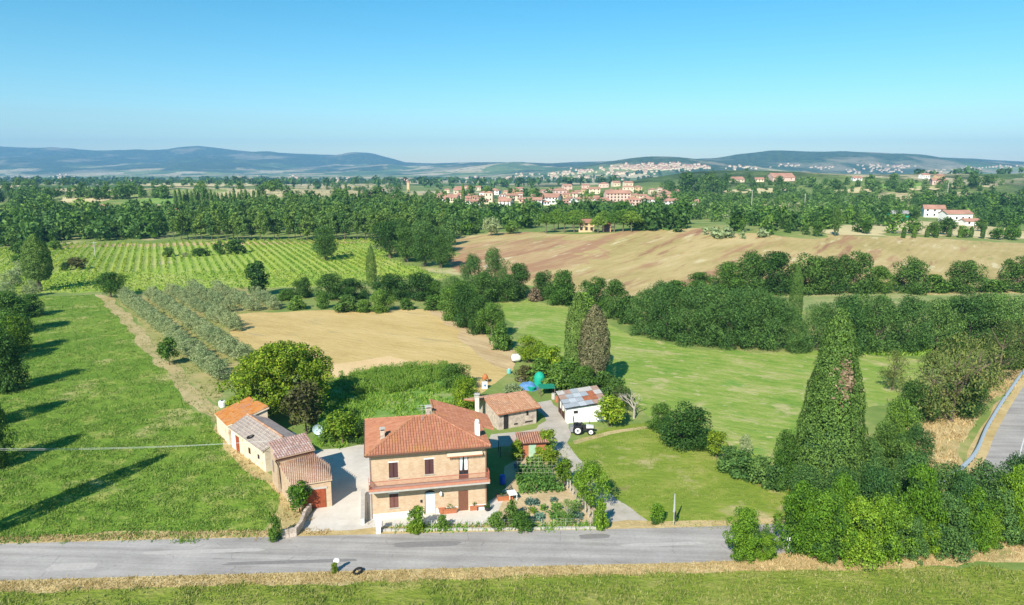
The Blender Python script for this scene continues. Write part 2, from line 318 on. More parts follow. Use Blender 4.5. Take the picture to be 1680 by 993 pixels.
# ------------------------------------------------------------------ ground sheet, cut into fields
g_ = lambda *a: [tuple(x) + (1,) for x in a]
GM = {
 'ground': ground('rough_grass', g_((.11, .19, .035), (.19, .25, .06), (.38, .33, .13)), 18, 2.0, accent=((.50, .42, .21, 1), 34, .575, (1, 1), 0)),
 'meadow': ground('meadow_green', g_((.095, .185, .016), (.15, .245, .024), (.25, .31, .05)), 16, 1.1, bump=1, bdist=.4, accent=[((.42, .38, .14, 1), 11, .57, (1, 1), 0), ((.31, .33, .075, 1), 3.5, .55, (1, 1), 0)]),
 'dry': ground('dry_grass', g_((.38, .28, .11), (.50, .37, .17), (.60, .47, .25)), 5, .7, bump=.8, accent=((.22, .24, .07, 1), 6, .60, (1, 1), 0)),
 'near': ground('near_grass', g_((.14, .21, .02), (.23, .28, .035), (.40, .36, .11)), 7, .6, (1, 1.6), bump=1, bdist=.3),
 'track': ground('grassy_track', g_((.24, .24, .08), (.42, .33, .15), (.52, .41, .22)), 6, 1.0),
 'grove': ground('grove_soil', g_((.19, .24, .06), (.31, .29, .10), (.47, .35, .17)), 9, 1.3),
 'tan': ground('stubble_tan', g_((.43, .30, .105), (.54, .385, .15), (.61, .45, .20)), 22, 1.5, (.8, 2.2), R(-28), bump=.7, accent=[((.25, .31, .08, 1), 20, .66, (1, 1), 0), ((.40, .31, .15, 1), 12, .58, (.7, 3), R(-28))], stripe=(1.6, .03, R(62))),
 'edge': ground('worn_field_edge', g_((.40, .27, .13), (.52, .37, .19), (.62, .47, .27)), 6, 1.0, (.35, 2.2), R(-46), bump=.8, accent=((.36, .21, .10, 1), 3, .57, (.2, 2), R(-46))),
 'tan2': ground('bare_tan', g_((.60, .41, .19), (.66, .46, .23), (.70, .50, .27)), 10, 1.2),
 'plot': ground('plot_green', g_((.10, .22, .03), (.17, .29, .05), (.42, .36, .17)), 6, .9, bump=1),
 'green': ground('mown_green', g_((.125, .25, .028), (.24, .32, .055), (.39, .38, .135)), 11, .9, (.85, 1.2), R(-28), bump=1, stripe=(2.2, .05, R(62)), accent=[((.45, .40, .18, 1), 7, .57, (.85, 1.25), R(-28)), ((.48, .43, .21, 1), 2.0, .585, (.8, 1.2), R(-28)), ((.14, .29, .045, 1), 6, .60, (.7, 1.3), R(-28))]),
 'lawn': ground('lawn', g_((.12, .195, .018), (.20, .26, .03), (.34, .33, .08)), 9, 1.1, (1, 1.4), bump=.8, accent=[((.46, .38, .18, 1), 9, .56, (1, 1), 0), ((.24, .16, .09, 1), 5, .64, (1, 1), 0)]),
 'gravel': ground('gravel', g_((.48, .42, .35), (.58, .52, .44), (.66, .60, .52)), 5, .5, bump=.3, bdist=.06),
 'gravel2': ground('gravel_track', g_((.34, .30, .23), (.44, .39, .32), (.52, .46, .38)), 3, .6, bump=.3, bdist=.06, accent=((.24, .28, .08, 1), 2.5, .62, (1, 1), 0)),
 'yard': ground('yard_concrete', g_((.52, .47, .39), (.60, .55, .47), (.68, .63, .55)), 4, .7, bump=.15, bdist=.03),
 'soil': ground('garden_soil', g_((.42, .30, .16), (.52, .39, .22), (.60, .46, .28)), 4, .5, bump=.8, bdist=.12),
 'vineyard': ground('vineyard_ground', g_((.24, .36, .045), (.32, .40, .07), (.44, .44, .14)), 26, 2.2, accent=((.52, .46, .20, 1), 30, .62, (1, 1), 0)),
 'brown': ground('stubble_brown', g_((.32, .255, .085), (.445, .335, .135), (.54, .41, .195)), 34, 2.6, (.6, 1.6), R(50), bump=.8, accent=[((.36, .19, .10, 1), 22, .545, (.28, 2.0), R(54)), ((.29, .14, .075, 1), 11, .585, (.2, 1.8), R(58)), ((.60, .50, .28, 1), 7, .59, (.3, 1.5), R(54)), ((.31, .28, .09, 1), 26, .6, (.6, 2), R(50))], stripe=(3.2, .03, R(-38))),
 'brown2': ground('reddish_stubble', g_((.34, .19, .09), (.44, .29, .14), (.53, .39, .19)), 34, 2.6, (.6, 1.6), R(50), bump=.8, accent=[((.36, .19, .10, 1), 22, .50, (.28, 2.0), R(54)), ((.29, .14, .075, 1), 11, .585, (.2, 1.8), R(58)), ((.60, .50, .28, 1), 7, .59, (.3, 1.5), R(54)), ((.31, .28, .09, 1), 26, .6, (.6, 2), R(50))], stripe=(3.2, .03, R(-38))),
 'strip': ground('mixed_strip', g_((.15, .24, .06), (.27, .30, .11), (.46, .38, .19)), 12, 1.5, (1, 2)),
 'bright': ground('bright_weeds', g_((.10, .24, .02), (.15, .30, .03), (.20, .34, .04)), 6, .9, bump=1),
 'bank': ground('dry_bank', g_((.28, .26, .09), (.46, .35, .16), (.58, .45, .23)), 7, .9),
}
def roadmat():
    q = NB('asphalt'); P = q.pos(); V = q.mapping(P, R(-3), (.035, 1.1, 1))
    n = q.noise(V, 1.0, 5, .6); f = q.noise(P, 3.5, 6, .75); b = q.noise(P, .18, 4, .6)
    col = q.ramp(q.math('ADD', q.math('MULTIPLY', n, .6), q.math('MULTIPLY', b, .4)), [(.38, (.285, .255, .228, 1)), (.5, (.375, .342, .308, 1)), (.62, (.46, .42, .378, 1))])
    col = q.mix(q.math('MULTIPLY', q.ramp(f, [(.35, grey(1)), (.6, grey(0))]), .28), col, (.17, .155, .145, 1))
    vo = q.new('TexVoronoi', feature='DISTANCE_TO_EDGE'); vo.inputs['Scale'].default_value = .22; q.link(q.mapping(P, .3, (1, 1.2, 1)), vo.inputs['Vector'])
    nz = q.noise(P, .5, 3, .6)
    cr = q.math('MULTIPLY', q.ramp(vo.outputs['Distance'], [(.0, grey(1)), (.012, grey(0))]), q.ramp(nz, [(.5, grey(0)), (.6, grey(.5))]))
    col = q.mix(cr, col, (.10, .09, .085, 1))
    q.link(col, q.b.inputs['Base Color']); q.b.inputs['Roughness'].default_value = .85; q.bump(f, .2, .02); return q.m
GM['road'] = roadmat()
# road centre line (world), 6.1 m wide, bending right behind the ivy and climbing away
RC = [(-140, 51.5), (-90, 54.0), (-46, 56.5), (-20, 57.8), (0, 58.75), (20, 59.7), (34, 61.3), (46, 66.0), (56.5, 74.3), (66.5, 86), (79, 100), (95, 117), (120, 140), (160, 170)]
def spline(P, n=8):
    out = []
    for i in range(len(P) - 1):
        p0, p1, p2, p3 = [Vector(P[max(0, min(len(P) - 1, k))]) for k in (i - 1, i, i + 1, i + 2)]
        for j in range(n):
            t = j / n; out.append(.5 * ((2 * p1) + (p2 - p0) * t + (2 * p0 - 5 * p1 + 4 * p2 - p3) * t * t + (3 * p1 - p0 - 3 * p2 + p3) * t ** 3))
    return out + [Vector(P[-1])]
RS = spline(RC)
def offs(line, d):
    o = []
    for i, p in enumerate(line):
        t = (line[min(i + 1, len(line) - 1)] - line[max(i - 1, 0)]).normalized(); o.append((p.x - t.y * d, p.y + t.x * d))
    return o
road_poly = offs(RS, 3.05) + offs(RS, -3.05)[::-1]
verge_poly = offs(RS, 4.4) + offs(RS, -4.9)[::-1]
REG = [  # name, material, label, polygon in photo pixels or world, jitter in metres
 ('vineyard_ground', 'vineyard', 'yellow green vineyard ground beyond the olive rows', [(-120, 420), (85, 402), (160, 400), (400, 396), (605, 394), (640, 424), (735, 456), (640, 462), (450, 474), (200, 480), (105, 478), (-100, 485)], 1),
 ('dry_strip', 'dry', 'dry pale strip between the vineyard and the poplars', [(85, 404), (160, 401), (400, 397), (606, 395), (604, 399), (400, 402), (150, 406), (90, 409)], .6),
 ('stubble_field', 'brown', 'broad brown stubble field with reddish bare streaks', [(742, 396), (800, 379), (900, 384), (1000, 382), (1110, 375), (1290, 391), (1480, 386), (1680, 400), (1850, 410), (1850, 482), (1680, 480), (1400, 482), (1150, 480), (1040, 492), (940, 478), (870, 466), (745, 446)], 1.5),
 ('bare_soil', 'brown2', 'reddish bare soil at the left end of the stubble field', [(742, 404), (780, 396), (860, 390), (930, 392), (985, 398), (940, 412), (1010, 412), (930, 438), (868, 464), (745, 446)], 2.5),
 ('field_strip', 'strip', 'thin green and straw strip between two dark hedges at right', [(1250, 488), (1400, 481), (1680, 480), (1850, 485), (1850, 520), (1480, 505), (1280, 508)], .8),
 ('hay_field', 'tan', 'mown tan field behind the big walnut tree', [(386, 515), (560, 508), (718, 508), (790, 545), (848, 580), (836, 612), (800, 640), (760, 660), (700, 640), (620, 612), (545, 620), (430, 590), (408, 575), (385, 545)], .5),
 ('field_edge', 'edge', 'worn reddish strip along the right edge of the mown tan field', [(704, 509), (738, 510), (800, 548), (850, 580), (838, 606), (812, 600), (770, 560), (730, 530)], .5),
 ('bare_strip', 'tan2', 'bare orange tan strip at the edge of the mown field', [(552, 597), (640, 585), (690, 597), (640, 606), (560, 622), (545, 612)], .4),
 ('vegetable_plot', 'plot', 'green weedy plot with maize behind the brick house', [(525, 640), (560, 620), (640, 604), (742, 600), (772, 640), (770, 690), (700, 700), (600, 705), (560, 735), (510, 730), (500, 690)], .4),
 ('mown_field', 'green', 'large mown green field right of the cypress pair', [(812, 494), (868, 488), (950, 512), (1040, 552), (1120, 570), (1290, 580), (1460, 584), (1520, 590), (1490, 640), (1350, 720), (1300, 790), (1180, 745), (1060, 690), (1000, 655), (905, 590), (850, 545)], .7),
 ('weed_strip', 'bright', 'bright green weed strip at the hedge foot', [(1400, 572), (1460, 568), (1530, 572), (1520, 582), (1400, 582)], .5),
 ('lawn', 'lawn', 'mown lawn right of the vegetable garden', [(925, 728), (990, 705), (1060, 692), (1180, 748), (1300, 800), (1300, 862), (1180, 866), (1062, 862), (1010, 815), (950, 765)], .4),
 ('worn_track', 'track', 'worn vehicle track across the back of the lawn', [(940, 722), (1000, 708), (1058, 699), (1060, 702), (1005, 713), (946, 728)], .25),
 ('bank', 'bank', 'dry grass bank below the guardrail', [(1300, 800), (1460, 730), (1520, 660), (1600, 610), (1700, 560), (1760, 560), (1650, 640), (1600, 700), (1570, 755), (1450, 860), (1300, 870)], .5),
 ('olive_grove_ground', 'grove', 'straw coloured ground of the olive grove', [(185, 490), (250, 478), (430, 470), (470, 508), (388, 516), (384, 545), (410, 576), (400, 610), (370, 640), (352, 665), (290, 600), (230, 530)], .5),
 ('meadow', 'meadow', 'long green meadow left of the old farm sheds', [(40, 487), (158, 483), (190, 520), (250, 588), (318, 668), (352, 712), (395, 760), (452, 812), (447, 868), (430, 884), (0, 890), (-400, 902), (-400, 640), (0, 560)], .5),
 ('grassy_track', 'track', 'worn grassy track between meadow and olive rows', [(158, 483), (176, 484), (215, 520), (275, 580), (345, 662), (362, 690), (352, 700), (318, 668), (250, 588), (190, 520)], .4),
 ('shed_verge', 'bank', 'dry earth strip along the old sheds', [(352, 697), (440, 770), (500, 830), (520, 850), (470, 884), (428, 886), (447, 868), (455, 812), (395, 762), (345, 708)], .3),
 ('driveway', 'gravel', 'pale gravel driveway beside the brick house', [(512, 738), (560, 735), (612, 722), (640, 760), (612, 880), (452, 884), (500, 862), (520, 835), (520, 790)], .25),
 ('yard', 'yard', 'pale concrete yard in front of the brick house', [(607, 850), (640, 840), (800, 825), (830, 800), (830, 775), (850, 770), (838, 820), (800, 867), (614, 874)], .08),
 ('gravel_track', 'gravel2', 'gravel track running past the sheds to the road', [(905, 655), (925, 680), (938, 725), (965, 770), (1010, 818), (1075, 864), (1085, 871), (1000, 874), (985, 838), (940, 780), (905, 735), (885, 722), (808, 735), (806, 712), (878, 704), (892, 690), (885, 660)], .3),
 ('garden_soil', 'soil', 'straw coloured soil of the vegetable garden', [(828, 765), (850, 752), (895, 735), (935, 790), (985, 845), (985, 866), (800, 868), (832, 815)], .15),
 ('front_verge', 'dry', 'broad dry grass strip in front of the roadside ivy', [(1150, 922), (1290, 905), (1400, 900), (1500, 892), (1600, 880), (1700, 868), (1900, 850), (1900, 905), (1680, 919), (1560, 929), (1400, 939), (1290, 938), (1150, 932)], .35),
 ('verge', 'dry', 'dry grass verge along the road', verge_poly, .35),
 ('foreground_grass', 'near', 'grass field in the foreground below the road', None, .35),
 ('road', 'road', 'grey asphalt country road', road_poly, .03),
]
lowedge = offs(RS[:46], -4.6)
REG[-2] = REG[-2][:3] + ([(-160, 20)] + lowedge + [(60, 54), (120, 58), (160, 20)],) + REG[-2][4:]
REG.insert(len(REG) - 1, REG.pop([r[0] for r in REG].index('front_verge')))
def jit(poly, amp, step):
    out = []; n = len(poly)
    for i in range(n):
        a = Vector(poly[i][:2]); b = Vector(poly[(i + 1) % n][:2]); d = (b - a).length
        st = max(step, (a.y + b.y) * .5 * .018); k = max(1, min(60, int(d / st)))
        for j in range(k):
            p = a.lerp(b, j / k); s = max(.6, 2.2 * st)
            s2 = amp * (1 + p.y / 150)
            b2 = 2.0 * s2 if amp > .22 else 0
            out.append((p.x + s2 * noise.noise((p.x / s, p.y / s, 1)) * 1.4 + b2 * noise.noise((p.x / 11, p.y / 11, 4)), p.y + s2 * noise.noise((p.x / s, p.y / s, 9)) * 1.4 + b2 * noise.noise((p.x / 11, p.y / 11, 6))))
    return out
YN = 640.0
pts = []; edges = []
ys = [16.0]
while ys[-1] < YN: ys.append(min(YN, ys[-1] * 1.028))
for j, y in enumerate(ys):
    for i in range(111):
        u = -1.35 + 2.7 * i / 110; dj = 0 if i in (0, 110) or j in (0, len(ys) - 1) else .3
        pts.append((y * (u + rnd.uniform(-dj, dj) * 2.7 / 110), y * (1 + rnd.uniform(-dj, dj) * .028)))
RP = []
for name, m, lab, poly, amp in REG:
    wp = poly if name in ('verge', 'foreground_grass', 'road') else wpoly(poly)
    jp = jit(wp, amp, .8 if amp < .2 else 1.2); RP.append(jp)
    jp = [p for p in jp]; i0 = len(pts); pts += jp; n = len(jp)
    edges += [(i0 + k, i0 + (k + 1) % n) for k in range(n)]
WP = {r[0]: p for r, p in zip(REG, RP)}
ov, oe, of, _, _, _ = delaunay_2d_cdt([Vector(p) for p in pts], edges, [], 0, 1e-4)
VX = np.array([(v.x, v.y) for v in ov]); TF = np.array([tuple(f)[:3] for f in of if len(f) == 3])
C3 = VX[TF].mean(1); reg = np.full(len(TF), -1)
for k, p in enumerate(RP): reg[inpoly(C3[:, 0], C3[:, 1], p)] = k
VZ = np.array([H(x, y) for x, y in VX])
V3 = np.column_stack([VX, VZ])
def submesh(name, tris, mat, label):
    idx, inv = np.unique(tris, return_inverse=True); inv = inv.reshape(tris.shape)
    me = bpy.data.meshes.new(name); me.from_pydata(V3[idx].tolist(), [], inv.tolist()); me.update(); me.materials.append(mat)
    me.polygons.foreach_set('use_smooth', np.ones(len(me.polygons), bool))
    return tag(link(name, me), label, kind='structure')
submesh('ground', TF[reg == -1], GM['ground'], 'rough grass ground between the fields')
for k, (name, m, lab, poly, amp) in enumerate(REG):
    if (reg == k).any(): submesh(name, TF[reg == k], GM[m], lab)
# far country: valley floor, ridges and mountains
def farmat():
    q = NB('far_country'); P = q.pos()
    vo = q.new('TexVoronoi'); vo.inputs['Scale'].default_value = 1 / 170
    wv = q.noise(P, 1 / 260, 3, .5); 
    wm = q.new('VectorMath', operation='ADD'); cm = q.new('CombineXYZ'); q.link(q.math('MULTIPLY', wv, 170), cm.inputs[0]); q.link(q.math('MULTIPLY', wv, -120), cm.inputs[1])
    q.link(q.mapping(P, R(12), (.8, .55, 0)), wm.inputs[0]); q.link(cm.outputs[0], wm.inputs[1]); q.link(wm.outputs[0], vo.inputs['Vector'])
    sep = q.new('SeparateColor'); q.link(vo.outputs['Color'], sep.inputs[0])
    fields = q.ramp(sep.outputs[0], [(0, (.10, .17, .05, 1)), (.16, (.20, .26, .07, 1)), (.32, (.52, .43, .22, 1)), (.52, (.13, .20, .05, 1)), (.66, (.60, .50, .30, 1)), (.84, (.28, .32, .10, 1))], 'CONSTANT')
    big = q.noise(q.mapping(P, 0, (1, .7, 0)), 1 / 700, 5, .6)
    wood = q.ramp(q.noise(P, 1 / 40, 5, .75), [(.34, (.015, .038, .012, 1)), (.5, (.05, .09, .028, 1)), (.64, (.12, .17, .06, 1))])
    z = q.new('SeparateXYZ'); q.link(P, z.inputs[0])
    k = q.math('ADD', big, q.math('MULTIPLY', z.outputs['Z'], .0016))
    mk = q.ramp(k, [(.53, grey(0)), (.60, grey(1))])
    col = q.mix(mk, fields, wood)
    clear = q.ramp(q.noise(q.mapping(P, R(8), (.5, .42, 0)), 1 / 330, 4, .55), [(.555, grey(0)), (.63, grey(1))])
    col = q.mix(q.math('MULTIPLY', clear, .7), col, (.36, .31, .19, 1))
    hd = q.ramp(q.noise(P, 1 / 75, 4, .7), [(.56, grey(0)), (.63, grey(.85))])
    col = q.mix(hd, col, wood)
    q.link(col, q.b.inputs['Base Color']); q.b.inputs['Roughness'].default_value = 1
    q.bump(q.noise(P, 1 / 45, 5, .75), 1.0, 22); return q.m
rows = [YN - 12]
while rows[-1] < 10900: rows.append(rows[-1] * 1.019)
NU = 300; fv = []; ff = []
for j, y in enumerate(rows):
    for i in range(NU):
        x = y * (-1.35 + 2.7 * i / (NU - 1)); fv.append((x, y, H(x, y) - (.8 if j < 2 else .0)))
for j in range(len(rows) - 1):
    for i in range(NU - 1): a = j * NU + i; ff.append((a, a + 1, a + NU + 1, a + NU))
me = bpy.data.meshes.new('hills'); me.from_pydata(fv, [], ff); me.update(); me.materials.append(farmat())
me.polygons.foreach_set('use_smooth', np.ones(len(me.polygons), bool))
tag(link('hills', me), 'patchwork valley and wooded blue hills in the distance', kind='structure')

# pale and green fields lying between the far woods
FT = ground('far_straw_field', g_((.44, .36, .16), (.56, .46, .23), (.64, .53, .30)), 60, 6, bump=.3); FG = ground('far_green_field', g_((.12, .24, .04), (.17, .29, .05), (.26, .34, .08)), 60, 6, bump=.3)
for m, lab, poly in [(FT, 'straw field among the far woods at left', [(84, 331), (100, 325), (190, 323), (182, 329), (120, 333)]), (FG, 'green field behind the straw field at left', [(195, 331), (240, 326), (330, 324), (310, 332), (210, 336)]), (FT, 'straw field at the far left edge', [(-60, 344), (40, 342), (66, 346), (10, 351), (-60, 352)]), (FT, 'thin straw field behind the far left wood', [(60, 312), (150, 309), (285, 311), (180, 315)]), (FT, 'pale fields on the valley floor', [(220, 303), (420, 301), (430, 305), (240, 307)]), (FT, 'straw field below the town', [(795, 343), (880, 340), (884, 349), (850, 353), (812, 350)]), (FG, 'bright green slope left of the straw field', [(700, 345), (770, 342), (800, 350), (780, 356), (715, 352)]), (FT, 'straw field on the right hand slope', [(1190, 314), (1265, 308), (1300, 313), (1270, 319), (1200, 320)]), (FT, 'small straw field on the right hand slope', [(1370, 313), (1410, 309), (1420, 316), (1380, 319)]), (FG, 'green field under the skyline ridge', [(1430, 304), (1500, 301), (1520, 309), (1450, 313)]), (FT, 'pale field by the ridge houses', [(1490, 309), (1580, 305), (1590, 309), (1500, 314)]), (FT, 'straw ground around the white farmhouse', [(1350, 372), (1500, 362), (1640, 374), (1700, 384), (1690, 392), (1500, 384), (1380, 384)]), (FT, 'straw field in the middle of the right hand slope', [(1230, 338), (1310, 333), (1330, 339), (1260, 344)])]:
    wp = jit(wpoly(poly), 1.5, 4); P = np.array(wp); s_ = max(10, (P.max(0) - P.min(0)).max() / 24); X, Y = np.meshgrid(np.arange(P[:, 0].min(), P[:, 0].max(), s_), np.arange(P[:, 1].min(), P[:, 1].max(), s_)); ok = inpoly(X.ravel(), Y.ravel(), wp)
    pt_ = [Vector(p) for p in wp] + [Vector((x, y)) for x, y in zip(X.ravel()[ok], Y.ravel()[ok])]; n = len(wp)
    v_, e_, f_, *_r = delaunay_2d_cdt(pt_, [(i, (i + 1) % n) for i in range(n)], [], 0, 1e-3); c_ = np.array([(np.mean([v_[i].x for i in f]), np.mean([v_[i].y for i in f])) for f in f_]); ok = inpoly(c_[:, 0], c_[:, 1], wp)
    me = bpy.data.meshes.new('far_field'); me.from_pydata([(v.x, v.y, H(v.x, v.y) + (.10 if v.y < YN else .8)) for v in v_], [], [tuple(f) for f, k in zip(f_, ok) if k]); me.update(); me.materials.append(m); tag(link('field', me), lab, kind='structure')

# ------------------------------------------------------------------ roof tiles
def tiles(mb, P0, U, V, poly, pitch=.27, course=.42, r=.105, seed=1):
    rg = random.Random(seed); P0, U, V = Vector(P0), Vector(U).normalized(), Vector(V).normalized(); N = U.cross(V)
    if N.z < 0: N = -N
    a0 = min(p[0] for p in poly); a1 = max(p[0] for p in poly); a = a0 + pitch * .5
    while a < a1:
        bs = []
        for i in range(len(poly)):
            (x1, y1), (x2, y2) = poly[i], poly[i - 1]
            if (x1 > a) != (x2 > a): bs.append(y1 + (a - x1) * (y2 - y1) / (x2 - x1))
        bs.sort()
        for b0, b1 in zip(bs[::2], bs[1::2]):
            b = b0; k = 0
            while b < b1 - .05:
                e = min(b1, b + course + .05); j = rg.uniform(-.012, .012); h0, h1 = r * .95 + .03, r * .8
                lo_ = [P0 + U * (a + j + x * r) + V * b + N * (z * h0 + .012) for x, z in ((-1, 0), (-.6, .8), (.6, .8), (1, 0))]
                hi = [P0 + U * (a + j + x * r * .86) + V * e + N * (z * h1 + .004) for x, z in ((-1, 0), (-.6, .8), (.6, .8), (1, 0))]
                i = len(mb.v); mb.v += [tuple(p) for p in lo_ + hi]
                mb.f += [(i, i + 1, i + 5, i + 4), (i + 1, i + 2, i + 6, i + 5), (i + 2, i + 3, i + 7, i + 6), (i + 3, i + 2, i + 1, i)]
                b += course
        a += pitch
def slope(parent, P, mat, th=.12, pitch=.27, course=.42, r=.105, under=None, name='roof'):
    """roof plane P (first edge = eave, left to right) with real tiles on it; returns the roof part"""
    P = [Vector(p) for p in P]; U = (P[1] - P[0]).normalized(); N = U.cross(P[-1] - P[0]).normalized()
    if N.z < 0: N = -N
    V = N.cross(U)
    o = MB().slab(P, th).build(name, under or mat, parent)
    mb = MB(); tiles(mb, P[0], U, V, [((p - P[0]).dot(U), (p - P[0]).dot(V)) for p in P], pitch, course, r, len(bpy.data.objects))
    t = mb.build('roof_tiles', mat, o if False else parent, kind='stuff'); return o
def ridge(parent, A, B, mat, r=.13):
    A, B = Vector(A), Vector(B); n = max(2, int((B - A).length / .45)); mb = MB()
    for k in range(n): mb.cyl(A.lerp(B, k / n), A.lerp(B, (k + 1.06) / n), r * 1.05, r * .9, 7)
    mb.build('ridge_tiles', mat, parent, kind='stuff')

# ------------------------------------------------------------------ the brick house
HR = R(11.5); HO = Vector((-13.75, 64.03, 0)); HW, HD, HE = 11.3, 9.2, 6.85
hu = Vector((math.cos(HR), math.sin(HR), 0)); hv = Vector((-math.sin(HR), math.cos(HR), 0))
def hp(px, py, v=0.0):
    """photo pixel -> (along, height) on the house plane at depth v behind the front"""
    d = ray(px, py); o = HO + hv * v; t = (o - Vector((0, 0, CAMZ))).dot(hv) / d.dot(hv)
    q = Vector((0, 0, CAMZ)) + d * t - o; return q.dot(hu), q.z
house = thing('brick_house', 'two storey yellow brick farmhouse with terracotta hip roof and long balcony', 'house', HO, HR)
def opening(b, rects):  # wall front with holes: columns x rows grid, skipping the openings
    xs = sorted({0, HW} | {r[0] for r in rects} | {r[1] for r in rects}); zs = sorted({0, HE} | {r[2] for r in rects} | {r[3] for r in rects})
    for i in range(len(xs) - 1):
        for j in range(len(zs) - 1):
            cx, cz = (xs[i] + xs[i + 1]) / 2, (zs[j] + zs[j + 1]) / 2
            if any(r[0] < cx < r[1] and r[2] < cz < r[3] for r in rects): continue
            b.quad((xs[i], 0, zs[j]), (xs[i + 1], 0, zs[j]), (xs[i + 1], 0, zs[j + 1]), (xs[i], 0, zs[j + 1]))
    for x0, x1, z0, z1 in rects:
        d = .18
        b.quad((x0, 0, z0), (x0, d, z0), (x0, d, z1), (x0, 0, z1)); b.quad((x1, 0, z0), (x1, 0, z1), (x1, d, z1), (x1, d, z0))
        b.quad((x0, 0, z1), (x0, d, z1), (x1, d, z1), (x1, 0, z1)); b.quad((x0, 0, z0), (x1, 0, z0), (x1, d, z0), (x0, d, z0))
def rect(x0, y0, x1, y1):
    a = hp((x0 + x1) / 2, y0); b = hp((x0 + x1) / 2, y1); wd = (x1 - x0) / 2 * .0625
    return [a[0] - wd, a[0] + wd, b[1], a[1]]
SLZ = 3.45
w1 = rect(638, 759, 652, 784); w2 = rect(697, 753.5, 711, 778); w3 = rect(639, 810, 653, 833); bd = rect(753, 747, 768, 790); ad = rect(697, 804, 713, 840); dd = rect(752, 805, 768, 838)
bd[2] = SLZ + .02; ad[2] = .03; dd[2] = .03
wb = MB(); opening(wb, [w1, w2, w3, bd, ad, dd])
wb.quad((0, 0, 0), (0, 0, HE), (0, HD, HE), (0, HD, 0)).quad((HW, 0, 0), (HW, HD, 0), (HW, HD, HE), (HW, 0, HE)).quad((0, HD, 0), (0, HD, HE), (HW, HD, HE), (HW, HD, 0))
wb.quad((6.7, HD, HE), (6.7, HD, 8.6), (HW, HD, HE)).quad((6.7, 4.6, HE), (6.7, 4.6, 8.55), (6.7, HD, 8.55), (6.7, HD, HE))
wb.build('wall', BRICK, house)
for a, b in ((-.04, ad[0] - .12), (ad[1] + .12, dd[0] - .1), (dd[1] + .1, HW + .04)): MB().box(a, b, -.045, .0, 0, .55).build('plinth', WHITE, house)
MB().box(-.045, -.003, -.045, HD, 0, .55).build('plinth', WHITE, house)
ov_ = .48; ez = HE + .08; x0, x1, y0, y1 = -ov_, HW + ov_, -ov_, HD + ov_; hy = (y1 - y0) / 2; ax = x0 + hy; bx = x1 - hy; rz_ = ez + hy * .355
A, B, E_, F_, D_ = (x0, y0, ez), (x1, y0, ez), (ax, y0 + hy, rz_), (bx, y0 + hy, rz_), (x0, y1, ez); G_, I_ = (bx, y1, rz_), (x1, y1, ez)
slope(house, [A, B, F_, E_], TILE); slope(house, [D_, A, E_], TILE); slope(house, [B, I_, G_, F_], TILE)
slope(house, [(bx, y1, ez), D_, E_, F_], TILE)
slope(house, [(x1 + 1.3, y0 + 5.6, ez - .46), (x1 + 1.3, y1, ez - .46), (x1 + .02, y1, ez - .005), (x1 + .02, y0 + 5.6, ez - .005)], TILE)
for a, b in ((A, E_), (E_, F_), (B, F_), (F_, G_), (D_, E_)): ridge(house, a, b, TILE)
ev = MB().box(x0, x1, y0 - .12, y0 - .005, ez - .16, ez - .02).box(x0 - .12, x0 - .005, y0, y1, ez - .16, ez - .02); ev.build('gutter', plain('brown_gutter', (.13, .075, .05, 1), .1), house)
MB().box(x0 + .03, x1 - .03, y0 + .03, y1 - .03, ez - .24, ez - .125).build('soffit', plain('dark_eaves_wood', (.16, .11, .08, 1), .1), house)
for xx in (-.06, HW + .06): MB().tube([(xx, y0 - .06, ez - .1), (xx, -.07, ez - .5), (xx, -.07, .1)], .045).build('downpipe', plain('copper_pipe', (.28, .15, .10, 1), .1, 3, .5), house)
def shutterwin(r, mat):
    f = MB().box(r[0], r[1], .10, .16, r[2], r[3]).build('window', GLASS, house)
    mid = (r[0] + r[1]) / 2
    for a, b in ((r[0] + .01, mid - .012), (mid + .012, r[1] - .01)):
        m = MB().box(a, a + .06, .02, .075, r[2] + .01, r[3] - .01).box(b - .06, b, .02, .075, r[2] + .01, r[3] - .01).box(a, b, .022, .072, r[3] - .08, r[3] - .012).box(a, b, .022, .072, r[2] + .012, r[2] + .08)
        z = r[2] + .1
        while z < r[3] - .1: m.quad((a + .06, .028, z), (b - .06, .028, z), (b - .06, .06, z + .06), (a + .06, .06, z + .06)); z += .055
        m.build('shutter', mat, f)
    MB().box(r[0] - .1, r[1] + .1, -.09, .1, r[2] - .07, r[2] - .002).build('sill', CONC, f)
    MB().box(r[0] - .08, r[1] + .08, -.02, .1, r[3] + .002, r[3] + .13).build('lintel', WHITE, f)
SHUT = plain('dark_brown_shutter', (.085, .035, .035, 1), .12, 6, .6); SHUT2 = plain('faded_brown_shutter', (.17, .07, .055, 1), .12, 6, .6)
shutterwin(w1, SHUT); shutterwin(w2, SHUT); shutterwin(w3, SHUT2)
f = MB().box(bd[0], bd[1], .1, .14, bd[2], bd[3]).build('balcony_door', GLASS, house); mid = (bd[0] + bd[1]) / 2
m = MB()
for a in (bd[0] + .005, mid - .05, mid + .005, bd[1] - .05): m.box(a, a + .045, .05, .098, bd[2] + .01, bd[3] - .01)
for z0, z1 in ((bd[2] + .01, bd[2] + .12), (bd[2] + .75, bd[2] + .85), (bd[3] - .09, bd[3] - .012)): m.box(bd[0] + .052, mid - .052, .055, .096, z0, z1).box(mid + .052, bd[1] - .052, .055, .096, z0, z1)
m.build('door_frame', WOODBR, f)
for a, b in ((bd[0] + .055, mid - .055), (mid + .055, bd[1] - .055)): MB().quad((a, .09, bd[3] - .1), (b, .09, bd[3] - .1), (b - .1 * (a < mid - .3), .09, bd[2] + .9), (a + .02, .09, bd[2] + .9)).build('curtain', CURTAIN, f)
